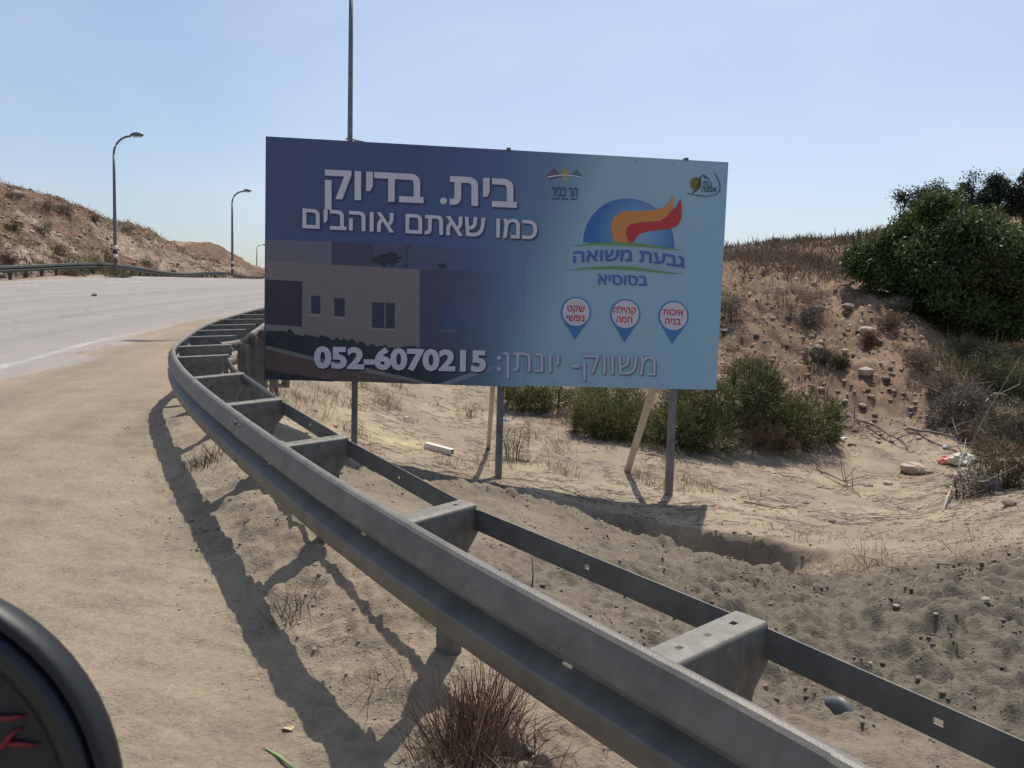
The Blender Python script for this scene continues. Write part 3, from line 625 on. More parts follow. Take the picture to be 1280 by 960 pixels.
def blob(cu, cv, ru, rv, n=26, jag=.3, seed=1):
    r = random.Random(seed); return [(cu+ru*math.cos(a)*(1+jag*(r.random()-.5)*2), cv+rv*math.sin(a)*(1+jag*(r.random()-.5)*2)) for a in np.linspace(0, 2*math.pi, n+1)[:-1]]
pgreen = mk('printed foliage', (.035, .05, .055), var=.4, vscale=12, fade=(fx(520), fx(655)))
flat('printed_shrub', blob(483, 325, 16, 8, 30, .35, 3), pgreen, 2)
flat('printed_shrub', blob(553, 333, 6, 3.4, 14, .35, 4), pgreen, 2)
flat('printed_lamp', [(507.5, 307), (515, 307.6), (515, 308.6), (508.5, 308.4), (508.5, 336), (507.5, 336)], pgreen, 2)
flat('printed_house_wall', [(332, 326), (524.5, 337), (524.5, 441), (332, 425)], wallm, 3)
flat('printed_side_wall', [(524.5, 337), (655, 340.5), (655, 449), (524.5, 441)], sidem, 3)
flat('printed_garage', [(332, 349), (378, 352), (377.5, 408.5), (332, 405)], mk('printed garage', (.06, .052, .075)), 4)
flat('printed_garage_sill', [(332, 405), (377.5, 408.5), (377.5, 416), (332, 414)], mk('printed step', (.23, .21, .20)), 4)
wd_ = mk('printed window', (.05, .055, .085)); sill = mk('printed sill', (.27, .25, .25))
for (a, b_, c_, d_, e_) in ((389, 369.5, 400.5, 392, .5), (418, 372, 431, 395, .7), (465, 377.5, 493.5, 409.5, 1)):
    k = e_*1.5
    flat('printed_window', [(a, b_), (c_, b_+k), (c_, d_+k), (a, d_)], wd_, 4); flat('printed_sill', [(a-1.5, d_), (c_+.7, d_+k), (c_+.7, d_+k+3), (a-1.5, d_+2.6)], sill, 5)
flat('printed_mullion', [(480, 379), (482.5, 379), (482.5, 409), (480, 409)], mk('printed frame', (.16, .15, .17)), 5)
flat('printed_window', [(550, 381), (569, 382), (569, 413), (550, 412)], mk('printed dim window', (.05, .055, .09), fade=(fx(480), fx(640))), 4)
flat('printed_sill', [(548, 412), (570, 413), (570, 415), (548, 414)], mk('printed dim sill', (.16, .18, .22), fade=(fx(480), fx(640))), 5)
# planting, kerbs, paving at the foot of the printed house
r_ = random.Random(5)
hed = [(332, 414)]+[(u, np.interp(u, [332, 350, 362, 380, 420, 470, 520, 560, 600, 655], [414, 412, 414, 420, 424, 432, 436, 437, 440, 446])+r_.uniform(-3.5, 2)) for u in range(338, 655, 4)]+[(655, 446), (655, 452), (545, 480.3), (520, 479), (392, 455), (332, 437)]
flat('printed_hedge', hed, pgreen, 6)
flat('printed_kerb', [(332, 431.5), (392, 446), (450, 458), (540, 478.8), (540, 480), (530, 480), (440, 462), (390, 451), (332, 436)], mk('printed kerb', (.22, .21, .21)), 7)
flat('printed_pavement', [(332, 436), (390, 451), (440, 462), (530, 480.3), (420, 476), (332, 462)], mk('printed pavement', (.135, .10, .095), var=.15, vscale=8), 7)
flat('printed_corner', [(332, 462), (420, 477.3), (332, 473)], mk('printed shade', (.05, .05, .055), var=.4), 7)
flat('printed_path', [(546, 480.5), (640, 448), (655, 446), (655, 449), (560, 481)], mk('printed path edge', (.24, .27, .31), fade=(fx(560), fx(660))), 7)
flat('printed_lawn', [(560, 481), (655, 449), (655, 484)], mk('printed lawn', (.09, .12, .15), fade=(fx(550), fx(645))), 7)
# ---- lettering
_gc = {}
def outline(s):
    if s in _gc: return _gc[s]
    cu = bpy.data.curves.new('glyphs', 'FONT'); cu.body = s; cu.fill_mode = 'NONE'; cu.resolution_u = 3
    ob = bpy.data.objects.new('glyphs', cu); COL.objects.link(ob); dg = bpy.context.evaluated_depsgraph_get(); me = bpy.data.meshes.new_from_object(ob.evaluated_get(dg))
    co = np.empty(len(me.vertices)*3); me.vertices.foreach_get('co', co); co = co.reshape(-1, 3)[:, :2].copy(); ed = [tuple(e.vertices) for e in me.edges]
    bpy.data.objects.remove(ob); bpy.data.curves.remove(cu); bpy.data.meshes.remove(me); _gc[s] = (co, ed); return co, ed
def thicken(co, ed, o):
    nxt = {a: b for a, b in ed}; 
    if len(nxt) != len(co):      # edges may be stored either way round
        adj = {}
        for a, b in ed: adj.setdefault(a, []).append(b); adj.setdefault(b, []).append(a)
        nxt = {}; seen = set()
        for s_ in sorted(adj):
            if s_ in seen: continue
            loop = [s_]; seen.add(s_); cur = max([a for a in adj[s_]], key=lambda a: a == s_+1)
            while cur not in seen:
                loop.append(cur); seen.add(cur); nb = [a for a in adj[cur] if a not in seen]; 
                if not nb: break
                cur = nb[0]
            for i in range(len(loop)): nxt[loop[i]] = loop[(i+1) % len(loop)]
    a = np.array(sorted(nxt)); b = np.array([nxt[k] for k in a]); area = (co[a, 0]*co[b, 1]-co[b, 0]*co[a, 1]).sum()
    prev = np.empty(len(co), int); nx = np.empty(len(co), int); nx[a] = b; prev[b] = a
    e1 = co-co[prev]; e2 = co[nx]-co; e1 /= np.linalg.norm(e1, axis=1)[:, None]+1e-9; e2 /= np.linalg.norm(e2, axis=1)[:, None]+1e-9
    n1 = np.c_[e1[:, 1], -e1[:, 0]]; n2 = np.c_[e2[:, 1], -e2[:, 0]]; nm = n1+n2; L_ = np.linalg.norm(nm, axis=1)[:, None]+1e-6; nm /= L_
    k = o/np.maximum((nm*n1).sum(1), .6)[:, None]
    return co+nm*k*(1 if area > 0 else -1), [(int(i), int(j)) for i, j in zip(a, b)]
_tc = {}
def tess(s, o):
    if (s, o) in _tc: return _tc[s, o]
    co, ed = outline(s); co, ed = thicken(co, ed, o)
    P = co[[a for a, b in ed]]; Q = co[[b for a, b in ed]]
    V_, _, F_, _, _, _ = delaunay_2d_cdt([Vector(p) for p in co], ed, [], 0, 1e-6); V_ = np.array([tuple(v) for v in V_]); out = []
    for t in F_:
        c0 = V_[list(t)].mean(0); y0 = P[:, 1] <= c0[1]; y1 = Q[:, 1] <= c0[1]
        cr = (Q[:, 0]-P[:, 0])*(c0[1]-P[:, 1])-(Q[:, 1]-P[:, 1])*(c0[0]-P[:, 0])
        if int((y0 & ~y1 & (cr > 0)).sum())-int((~y0 & y1 & (cr < 0)).sum()) != 0: out.append(list(t))
    _tc[s, o] = (V_, out); return V_, out
HREF = {}
def text(s, pl_, pr_, h_px, m_, bold=0, lay=10, heb=True, name='letter', shade=None, arc=0):
    """s in reading order; pl_/pr_: px of the baseline at the left and right ends."""
    if heb: s = s[::-1]
    ref = 'ב' if heb else '0'
    rv, _ = outline(ref); hh = rv[:, 1].max()-max(rv[:, 1].min(), 0); V_, T_2 = tess(s, bold)
    a = B(*pl_); b_ = B(*pr_); up = B(pl_[0], pl_[1]-h_px)-a; xm, xM = V_[:, 0].min(), V_[:, 0].max()
    # connected components, merged when they overlap in x : one object per letter
    par = list(range(len(V_)))
    def fd(i):
        while par[i] != i: par[i] = par[par[i]]; i = par[i]
        return i
    for t in T_2:
        for k_ in (1, 2): par[fd(t[k_])] = fd(t[0])
    comp = {}
    for t in T_2: comp.setdefault(fd(t[0]), []).append(t)
    items = []
    for tl in comp.values():
        ids = sorted({i for t in tl for i in t}); items.append([V_[ids, 0].min(), V_[ids, 0].max(), tl])
    items.sort(key=lambda i: i[0]); mg = []
    for it in items:
        if mg and it[0] < mg[-1][1]-.3*min(it[1]-it[0], mg[-1][1]-mg[-1][0]): mg[-1][1] = max(mg[-1][1], it[1]); mg[-1][2] += it[2]
        else: mg.append(it)
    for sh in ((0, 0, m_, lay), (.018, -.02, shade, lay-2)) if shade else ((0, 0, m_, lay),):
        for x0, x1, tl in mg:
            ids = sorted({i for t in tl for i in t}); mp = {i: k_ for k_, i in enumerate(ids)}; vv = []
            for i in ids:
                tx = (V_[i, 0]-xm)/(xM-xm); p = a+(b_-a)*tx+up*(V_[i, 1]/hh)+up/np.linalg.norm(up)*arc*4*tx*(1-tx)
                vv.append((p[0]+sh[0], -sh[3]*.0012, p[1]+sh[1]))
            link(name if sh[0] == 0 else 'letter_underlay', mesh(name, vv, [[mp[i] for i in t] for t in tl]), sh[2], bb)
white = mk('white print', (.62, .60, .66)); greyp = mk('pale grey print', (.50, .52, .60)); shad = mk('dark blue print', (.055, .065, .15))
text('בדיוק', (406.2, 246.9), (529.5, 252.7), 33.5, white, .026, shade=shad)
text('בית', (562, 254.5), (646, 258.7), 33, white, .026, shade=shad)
flat('full_stop', [(554.3+4.3*math.cos(a), 251.2+4.3*math.sin(a)) for a in np.linspace(0, 2*math.pi, 17)[:-1]], white, 10)
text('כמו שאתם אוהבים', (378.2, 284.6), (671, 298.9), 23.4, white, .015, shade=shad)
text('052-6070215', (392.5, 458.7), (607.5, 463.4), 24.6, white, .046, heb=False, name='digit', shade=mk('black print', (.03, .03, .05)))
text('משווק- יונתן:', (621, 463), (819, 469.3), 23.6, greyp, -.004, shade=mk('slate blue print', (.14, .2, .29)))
# ---- hill logo with the flame
c6 = lambda L_: [(690+x/6, 235+y/6) for x, y in L_]
arc_ = [(575+342*math.cos(a), 420-342*math.sin(a)+(12*math.cos(a)+0)) for a in np.linspace(-.06, math.pi, 30)]
halo = mk('pale print', (.34, .47, .58))
flat('logo_halo', c6([(575+362*math.cos(a), 420-362*math.sin(a)+12*math.cos(a)) for a in np.linspace(-.05, math.pi, 30)]), halo, 1)
flat('logo_halo', c6([(130, 437), (300, 425), (480, 418), (650, 428), (850, 455), (990, 470), (1000, 600), (985, 648), (800, 625), (620, 605), (440, 598), (250, 603), (110, 617)]), mk('pale green print', (.31, .45, .55)), 2)
gc = B(690+640/6, 235+330/6)
flat('logo_hill', c6(arc_), mk('blue print', (.055, .17, .45), grad=((gc[0], gc[1], .55), (.27, .46, .62))), 3)
flat('logo_flame', c6([(470,412),(448,340),(445,260),(470,215),(520,180),(580,172),(700,171),(790,160),(850,140),(885,100),(903,45),(909,110),(900,165),(870,205),(820,247),(720,256),(640,262),(590,275),(568,305),(556,350),(575,412)]), mk('orange print', (.62, .27, .085)), 5)
flat('logo_flame', c6([(575,412),(553,350),(560,300),(590,272),(650,260),(740,252),(810,247),(860,215),(890,175),(930,140),(965,80),(973,140),(970,230),(940,285),(880,308),(800,315),(720,325),(660,345),(625,380),(608,412)]), mk('red print', (.50, .06, .065)), 6)
grn = mk('green print', (.15, .33, .12))
flat('logo_swoosh', c6([(130,437),(300,415),(480,406),(650,415),(850,445),(990,470),(850,459),(650,438),(480,430),(300,430)]), grn, 7)
flat('logo_swoosh', c6([(110,617),(250,598),(440,586),(620,592),(800,620),(985,648),(800,635),(620,615),(440,607),(250,609)]), grn, 7)
blu = mk('logo blue print', (.075, .15, .42)); red = mk('pin red print', (.55, .05, .05))
text('גבעת משואה', (716.3, 328.6), (855.3, 335), 13.4, blu, .02, arc=.055)
b = MB(); 
text('בסוסיא', (747.5, 355.2), (809, 357.2), 11.8, blu, .015)
# ---- three map pins
pb = mk('pin blue print', (.06, .21, .45)); pw = mk('pin white print', (.60, .58, .64))
for (cu, cv, tu, tv, words) in ((720, 390, 718.5, 425, (('שקט', 709, 730.8, 389.3), ('נפשי', 708, 730.5, 401))), (781.7, 392.8, 780.4, 427.7, (('קהילה', 766.7, 795.2, 391.3), ('חמה', 770.4, 790.1, 403))), (841.9, 395.2, 840, 429.8, (('איכות', 828.5, 854.3, 393.9), ('בניה', 831, 850.6, 405.3)))):
    ring = [(cu+18.8*math.cos(a), cv+18.8*math.sin(a)*1.0) for a in np.linspace(math.pi*.82, math.pi*2.18, 30)]
    flat('pin', ring+[(tu, tv)], pb, 4); flat('pin_disc', [(cu+17*math.cos(a), cv+17.4*math.sin(a)) for a in np.linspace(0, 2*math.pi, 33)[:-1]], pw, 6)
    for wd, l, r, y in words: text(wd, (l, y-.3), (r, y+.5), 6.9, red, .02, lay=8)
# ---- small logo of three hills
c5 = lambda L_: [(640+x/9.143, 200+y/9.143) for x, y in L_]
flat('small_logo_peak', c5([(385,187),(480,90),(545,168),(480,175)]), mk('plum print', (.16, .12, .19)), 3)
flat('small_logo_peak', c5([(552,166),(605,95),(668,168)]), mk('ochre print', (.42, .27, .13)), 3)
flat('small_logo_peak', c5([(668,170),(735,105),(806,187)]), mk('dark green print', (.06, .20, .20)), 3)
flat('small_logo_line', c5([(400,190),(500,172),(600,166),(700,172),(802,196),(798,208),(700,186),(600,178),(500,188),(420,204)]), white, 4)
flat('small_logo_line', c5([(415,214),(500,192),(600,186),(500,203),(430,222)]), mk('brown print', (.10, .06, .08)), 4)
flat('small_logo_peak', c5([(562,190),(600,272),(655,190)]), mk('pale ochre print', (.36, .32, .24)), 3)
dk = mk('dark print', (.045, .07, .13))
text('הר כביר', (689.5, 245), (721.8, 246.2), 10.8, dk, .01)
for k in range(14):
    if k in (4, 9): continue
    x = 691+k*2.2; flat('small_print', [(x, 247.6+k*.04), (x+1.6, 247.6+k*.04), (x+1.6, 249.4+k*.04), (x, 249.4+k*.04)], dk, 4)
c8 = lambda L_: [(780+x/9.143, 200+y/9.143) for x, y in L_]
flat('leaf_logo', c8([(820+62*math.cos(a), 272+78*math.sin(a)) for a in np.linspace(0, 2*math.pi, 20)[:-1]]), mk('olive print', (.20, .17, .04)), 3)
flat('leaf_logo_stem', c8([(770,370),(815,350),(845,300),(855,230),(862,205),(880,215),(872,270),(850,320),(820,362),(790,376)]), mk('black green print', (.03, .045, .05)), 4)
flat('leaf_logo_roof', c8([(858,205),(908,165),(945,195),(985,226),(975,230),(942,206),(932,222),(922,200),(908,180),(866,215)]), dk, 4)
cur = [(1028,140),(1060,180),(1085,230),(1103,290),(1100,345),(1080,380),(1040,407),(950,421),(830,407),(720,388)]; cur2 = [(724,379),(830,397),(950,410),(1034,396),(1070,371),(1088,340),(1091,292),(1074,235),(1050,188),(1036,136)]
flat('leaf_logo_curve', c8(cur+cur2), mk('teal print', (.05, .16, .15)), 4)
gd = mk('logo dark green print', (.03, .11, .06)); text('בתי', (877.9, 232.6), (889.6, 232.9), 5.8, gd, .01); text('אמנה', (876.8, 239.6), (895.4, 240.4), 6.2, gd, .02)

# ------------------------------------------------------------------ vegetation
def leaves(cent, size, tint, aspect=2.2, up=.3):
    """random small leaf triangles pairs (one quad each)"""
    n = len(cent); a = rng.normal(size=(n, 3)); a[:, 2] += up; a /= np.linalg.norm(a, axis=1)[:, None]; b_ = np.cross(a, rng.normal(size=(n, 3))); b_ /= np.linalg.norm(b_, axis=1)[:, None]
    s = size*rng.uniform(.6, 1.3, n)[:, None]; V_ = np.stack([cent-b_*s/aspect, cent+a*s*.5, cent+b_*s/aspect, cent-a*s*.5], 1).reshape(-1, 3)
    F_ = np.arange(4*n).reshape(-1, 4); return V_, F_, np.repeat(tint, 4, 0)
def blades(base, dirv, length, width, tint, bend=.35):
    n = len(base); dirv = dirv/np.linalg.norm(dirv, axis=1)[:, None]; side = np.cross(dirv, rng.normal(size=(n, 3))); side /= np.linalg.norm(side, axis=1)[:, None]
    bd_ = rng.normal(size=(n, 3))*bend; bd_[:, 2] -= bend*.4; L_ = length[:, None]; w_ = width[:, None]
    p0 = base; p1 = base+dirv*L_*.5+bd_*L_*.12; p2 = base+dirv*L_+bd_*L_*.5
    V_ = np.stack([p0-side*w_, p0+side*w_, p1+side*w_*.8, p1-side*w_*.8, p2, p2+side*w_*.1], 1).reshape(-1, 3)
    i = np.arange(n)*6; F_ = np.concatenate([np.stack([i, i+1, i+2, i+3], 1), np.stack([i+3, i+2, i+5, i+4], 1)]); return V_, F_, np.repeat(tint, 6, 0)
def tints(n, cols, var=.25):
    cols = np.array(cols); t = cols[rng.integers(0, len(cols), n)]; return t*(1+rng.uniform(-var, var, (n, 1)))
GREEN = [(.14, .155, .045), (.20, .20, .07), (.09, .11, .032), (.17, .14, .075)]; DARK = [(.055, .075, .028), (.075, .09, .035), (.05, .05, .03)]; OLIVE = [(.13, .13, .06), (.10, .10, .05), (.15, .13, .07)]; BROWN = [(.20, .13, .08), (.15, .10, .07), (.25, .17, .10)]; GREY = [(.15, .13, .11), (.11, .095, .085), (.2, .17, .14)]; STRAW = [(.42, .32, .17), (.36, .26, .14), (.5, .4, .24)]
def shrub(p, w_, h, cols, label, group=None, n=1500, style='blade', cat='shrub', name='shrub', bl=.3, stems=7, depth=None, dens=1):
    d_ = depth or w_*.8; e = empty(name, (p[0], p[1], p[2])); tag(e, label, cat, group)
    # lobes make the outline uneven
    nl = 9; lc = rng.normal(size=(nl, 3))*.34; lc[:, 2] = rng.uniform(.12, .72, nl); lc[:3, 2] = .18; lr = rng.uniform(.22, .42, nl)
    pick = rng.integers(0, nl, n); dr = rng.normal(size=(n, 3)); dr /= np.linalg.norm(dr, axis=1)[:, None]; rad = rng.uniform(.25, 1, n)**.5
    P = lc[pick]+dr*(lr[pick]*rad)[:, None]; P[:, :2] = np.clip(P[:, :2], -.62, .62); P[:, 2] = np.clip(P[:, 2], 0.0, 1.15)
    C_ = P*np.array([w_*.8, d_*.8, h*.88])
    if style == 'blade':
        n = int(n*1.25); C_ = np.concatenate([C_, C_+rng.normal(size=C_.shape)*.05*w_])[:n]; dr = np.concatenate([dr, dr])[:n]; n = len(C_); dv = dr+rng.normal(size=dr.shape)*.3+np.array([0, 0, .45]); V_, F_, T3_ = blades(C_, dv, rng.uniform(.35, 1.1, n)*bl*.55, np.full(n, bl*.026), tints(n, cols, .4), .5)
    else: V_, F_, T3_ = leaves(C_, bl, tints(n, cols))
    link('foliage', fast_mesh('foliage', V_, F_, T3_), M['leaf'], e)
    b = MB()
    for k in range(stems):
        a = rng.uniform(0, 6.28); rr2 = rng.uniform(.15, .45); b.tube([(rr2*w_*.5*math.cos(a), rr2*d_*.5*math.sin(a), -.1), (rr2*w_*.6*math.cos(a), rr2*d_*.4*math.sin(a), h*.25), (rr2*w_*math.cos(a), rr2*d_*math.sin(a), h*.6)], [h*.009+.004, h*.006+.003, .003], 5)
    b.build('stems', M['bark'], e, True); tag(e.children[-1], kind='stuff')
    return e
def shrub_px(u, v, wpx, hpx, cols, label, **k):
    p = hit(u, v); s = p[1]/f; return shrub(p, wpx*s, hpx*s, cols, label, **k)
G1 = 'green shrubs at the foot of the dirt mound'
shrub_px(695, 512, 120, 66, GREEN, 'dark green broom shrub half hidden below the billboard, left of the other shrubs', group=G1, n=7000, bl=.26)
shrub_px(775, 545, 112, 90, GREEN, 'bushy yellow green shrub under the billboard between the central post and the leaning brace', group=G1, n=7500, bl=.28)
shrub_px(862, 555, 118, 92, GREEN+DARK, 'green shrub under the billboard directly behind the right hand post', group=G1, n=7500, bl=.28)
shrub_px(972, 550, 145, 115, GREEN+DARK, 'broad dark green shrub right of the billboard with bare branches at its side', group=G1, n=12000, bl=.3)
shrub_px(922, 535, 90, 90, DARK+GREY, 'tangled dark shrub at the lower right edge of the billboard', group=G1, n=3000, bl=.28)
shrub_px(940, 562, 100, 44, BROWN, 'low rusty brown dried shrub in front of the broad green shrub', n=3600, bl=.16)
shrub_px(720, 528, 60, 22, BROWN+GREY, 'small brown dried shrub under the billboard beside the yellow green shrub', n=1200, bl=.14)
shrub_px(640, 575, 40, 52, [(.25, .24, .12), (.18, .19, .09), (.33, .29, .17)], 'pale yellow green weed standing right behind the central billboard post', n=700, bl=.16, cat='weed')
shrub_px(588, 522, 30, 18, [(.16, .2, .06), (.2, .22, .08)], 'small bright green weed on the sand below the billboard', n=350, bl=.1, cat='weed')
# gully plants on the right
G2 = 'shrubs in the gully right of the mound'
shrub_px(1250, 425, 110, 55, OLIVE+GREY, 'rounded grey green shrub in the gully under the big tree', group=G2, n=5200, bl=.3)
shrub_px(1150, 462, 50, 34, GREY+BROWN, 'dark dried shrub on the right crest of the dirt mound', group=G2, n=1700, bl=.24)
shrub_px(1215, 480, 90, 60, OLIVE+DARK, 'dark olive shrub in the middle of the gully', group=G2, n=4200, bl=.28)
shrub_px(1275, 500, 90, 60, [(.10, .12, .05), (.16, .15, .07)], 'green brown shrub at the right edge of the view in the gully', group=G2, n=4200, bl=.28)
shrub_px(1195, 530, 70, 60, GREY, 'grey leafless thicket beside the litter on the gully slope', group=G2, n=2600, bl=.34)
shrub_px(1262, 560, 100, 75, OLIVE+GREY, 'dense grey green thicket above the white litter bag', group=G2, n=5200, bl=.28)
shrub_px(1262, 608, 80, 72, BROWN+OLIVE, 'brown dried bush at the right edge beside the litter bags', group=G2, n=3600, bl=.22)
shrub_px(1205, 622, 60, 44, GREY, 'grey leafless bush growing right in front of the pink litter', group=G2, n=420, bl=.3)
shrub_px(1185, 450, 50, 30, DARK+GREY, 'dark scrub at the foot of the big tree trunk, left side', group=G2, n=1800, bl=.26)
shrub_px(1240, 455, 70, 34, GREY+OLIVE, 'grey scrub below the rounded shrub in the gully', group=G2, n=2200, bl=.26)
shrub_px(1225, 555, 60, 40, GREY+BROWN, 'brown grey scrub in the gully just above the pink litter', group=G2, n=2200, bl=.24)
shrub_px(1185, 500, 50, 40, GREY+BROWN, 'brown grey scrub on the eroded cut right of the mound crest', group=G2, n=2000, bl=.24)
shrub_px(1278, 460, 60, 50, OLIVE+STRAW, 'straw and olive scrub at the right edge above the golden grass', group=G2, n=2000, bl=.24)
G3 = 'dry scrub on the dirt mound'
for (u, v, w_, h, cl, lab) in ((912, 400, 46, 55, GREY+OLIVE, 'dark dry bush on the mound touching the right edge of the billboard'), (985, 385, 75, 34, GREY+BROWN, 'wide brown dry bush in the upper middle of the mound'), (1010, 405, 40, 22, GREY, 'small brown dry bush below the wide one on the mound'), (1026, 455, 34, 26, GREY+DARK, 'dark tuft beside the stones halfway up the mound'), (1052, 458, 22, 17, OLIVE, 'small yellow green tuft on the lower mound'), (1085, 435, 26, 18, BROWN, 'small brown tuft next to the largest pale stone'), (1112, 412, 30, 20, BROWN+GREY, 'brown tuft on the right shoulder of the mound'), (1115, 385, 36, 14, GREY, 'low dark bush near the top right of the mound')):
    shrub_px(u, v, w_, h, cl, lab, group=G3, n=1300, bl=.24, stems=5)
# scrub band on the top of the mound : nobody could count it
def scatter_stuff(name, pts_uv, label, cat, cols, bl, per=26, hgt=.35):
    P = []
    for u, v in pts_uv: P.append((u, v))
    return P
def field(name, N, xr, yr, cond, cols, bl, label, cat, per=14, spread=.25, wid=.03, m_='dry'):
    x = rng.uniform(*xr, N); y = rng.uniform(*yr, N); k = cond(x, y); x = x[k]; y = y[k]; z = height(x, y)
    n = len(x); bx = np.repeat(np.c_[x, y, z], per, 0); bx[:, :2] += rng.normal(size=(n*per, 2))*spread
    bx[:, 2] = height(bx[:, 0], bx[:, 1]) if n*per < 90000 else bx[:, 2]
    dv = rng.normal(size=(n*per, 3))*.45; dv[:, 2] = 1; sz = np.repeat(rng.uniform(.5, 1.3, n), per)*rng.uniform(.6, 1.2, n*per)*bl
    V_, F_, T3_ = blades(bx, dv, sz, sz*wid, tints(n*per, cols)); return tag(link(name, fast_mesh(name, V_, F_, T3_), M[m_]), label, cat, None, 'stuff')
crest = lambda x, y: (np.abs(x/y-.33) < .28) & (y > 24.3+.8*fbm(x, y, .4, 2)) 
field('dry_scrub', 1500, (2, 26), (24, 45), lambda x, y: (x/y > .20) & (x/y < .52) & (y > 24.6), BROWN+GREY, .55, 'brown dry scrub covering the top of the mound and the plateau', 'scrub', per=34, spread=.3, wid=.018)
field('hill_scrub', 3000, (4, 70), (45, 100), lambda x, y: (x/y > .1) & (x/y < .75) & (fbm(x, y, .12, 3) > -.05), BROWN+GREY+OLIVE, .8, 'low reddish brown scrub on the distant hill', 'scrub', per=12, spread=.8, wid=.06)
field('slope_scrub', 2600, (-75, -27), (45, 120), lambda x, y: (x < -28.5) & (fbm(x, y, .15, 3) > 0), BROWN+OLIVE+STRAW, .55, 'sparse dry tufts scattered on the rocky cut slope', 'scrub', per=16, spread=.6, wid=.035)
field('slope_foot_weeds', 800, (-32, -26.4), (38, 115), lambda x, y: (x < np.interp(y, FP[:, 1], FP[:, 0])-.45), DARK+OLIVE, .5, 'green brown weeds growing along the foot of the cut slope behind the barrier', 'weeds', per=14, spread=.5, wid=.04)
field('gully_straw', 500, (9, 20), (17, 30), lambda x, y: (x/y > .52) & (x/y < .66) & (y > 19), STRAW, .5, 'golden dry grass patch in the gully at the right edge', 'dry grass', per=40, spread=.25, wid=.02)
field('field_straw', 420, (-4, 3), (11.2, 18), lambda x, y: (fbm(x, y, .5, 2) > .0), BROWN+STRAW, .16, 'sparse straw and dried weeds on the sand behind the billboard', 'dry grass', per=26, spread=.1, wid=.02)
field('ditch_grass', 60, (1.0, 3.9), (7.4, 8.4), lambda x, y: (seg_dist(x, y, trench)[0] < .45), STRAW, .26, 'thin dry grass stalks leaning over the shaded ditch', 'dry grass', per=7, spread=.08, wid=.010)
field('right_stalks', 90, (2.6, 6), (6.2, 9.5), lambda x, y: x/y < .6, STRAW+GREY, .16, 'sparse thin dry stalks on the pale ground at the right', 'dry grass', per=5, spread=.06, wid=.012)
def sticks(name, N, samp, ln_, rad, cols, label, cat):
    x, y = samp(N); n = len(x); a = rng.normal(0, .8, n)+.25; L_ = ln_[0]+(ln_[1]-ln_[0])*rng.uniform(0, 1, n)**3; V_ = []; 
    P = [];
    for t in (-.5, 0, .5):
        px_ = x+np.cos(a)*L_*t+rng.normal(size=n)*L_*.05; py_ = y+np.sin(a)*L_*t+rng.normal(size=n)*L_*.05; P.append(np.c_[px_, py_, height(px_, py_)+rad*1.5+.01*rng.uniform(0, 1, n)])
    nrm = np.c_[-np.sin(a), np.cos(a), np.zeros(n)]*rad; up_ = np.array([0, 0, rad*1.8]); rings = []
    for q, k_ in zip(P, (1, .9, .4)): rings += [q-nrm*k_, q+nrm*k_, q+up_*k_]
    V_ = np.stack(rings, 1).reshape(-1, 3); i = np.arange(n)*9; F_ = []
    for b0 in (0, 3):
        for j in range(3): F_.append(np.stack([i+b0+j, i+b0+(j+1) % 3, i+b0+3+(j+1) % 3, i+b0+3+j], 1))
    return tag(link(name, fast_mesh(name, V_, np.concatenate(F_), np.repeat(tints(n, cols), 9, 0)), M['pebble']), label, cat, None, 'stuff')
def st_field(N):
    y = rng.uniform(9.3, 17.5, N); x = y*rng.uniform(-.2, .66, N); k = fbm(x, y, .9, 3) > -.12; return x[k], y[k]
sticks('twig_litter', 5200, st_field, (.05, .42), .0035, [(.13, .11, .09), (.2, .17, .14), (.09, .075, .06), (.33, .28, .21)], 'thin dry twigs littering the pale ground around the billboard posts', 'twigs')
def st_right(N):
    y = rng.uniform(6.4, 9.5, N); x = y*rng.uniform(.28, .66, N); k = fbm(x, y, 1.2, 2) > -.1; return x[k], y[k]
sticks('stalk_litter', 900, st_right, (.03, .3), .0022, [(.13, .11, .09), (.26, .22, .17)], 'fine dry stalks lying on the pale ground at the right', 'twigs')
def st_near(N):
    y = rng.uniform(2.6, 6, N); x = rail_x(y)+rng.uniform(-.6, .5, N); return x, y
sticks('straw_bits', 130, st_near, (.02, .11), .0013, [(.3, .23, .15), (.16, .12, .09)], 'few bits of straw on the sand under the near barrier', 'straw')
def st_mound(N):
    y = rng.uniform(16, 25, N); x = y*rng.uniform(.2, .53, N); k = fbm(x, y, .7, 3) > -.1; return x[k], y[k]
sticks('mound_twigs', 3200, st_mound, (.06, .5), .006, [(.10, .075, .055), (.16, .12, .085), (.3, .24, .18)], 'dry twigs and root bits strewn over the dirt mound', 'twigs')
# tufts close by
def tuft(p, n, L_, w_, cols, label, spread=.12, lean=.5, cat='grass tuft', name='grass_tuft'):
    e = empty(name, tuple(p)); tag(e, label, cat); bs = np.c_[rng.normal(size=(n, 2))*spread, np.zeros(n)]; bs[:, 2] = height(bs[:, 0]+p[0], bs[:, 1]+p[1])-p[2]-.02
    dv = rng.normal(size=(n, 3))*lean; dv[:, 2] = 1; dv[:, :2] += bs[:, :2]/spread*.25
    V_, F_, T3_ = blades(bs, dv, rng.uniform(.45, 1.15, n)*L_, np.full(n, w_), tints(n, cols), .3); link('stalks', fast_mesh('stalks', V_, F_, T3_), M['dry'], e); tag(e.children[-1], kind='stuff')
    return e
RUST = [(.13, .08, .06), (.09, .06, .045), (.19, .12, .085), (.30, .22, .145)]
g = hit(588, 925); tuft(g, 620, .27, .0018, RUST, 'large rusty brown dried grass tuft under the near crash barrier', .07, .27)
g = hit(612, 985); tuft(g, 380, .18, .0019, RUST, 'lower rusty dried grass tuft at the bottom edge beside the larger one', .09, .45)
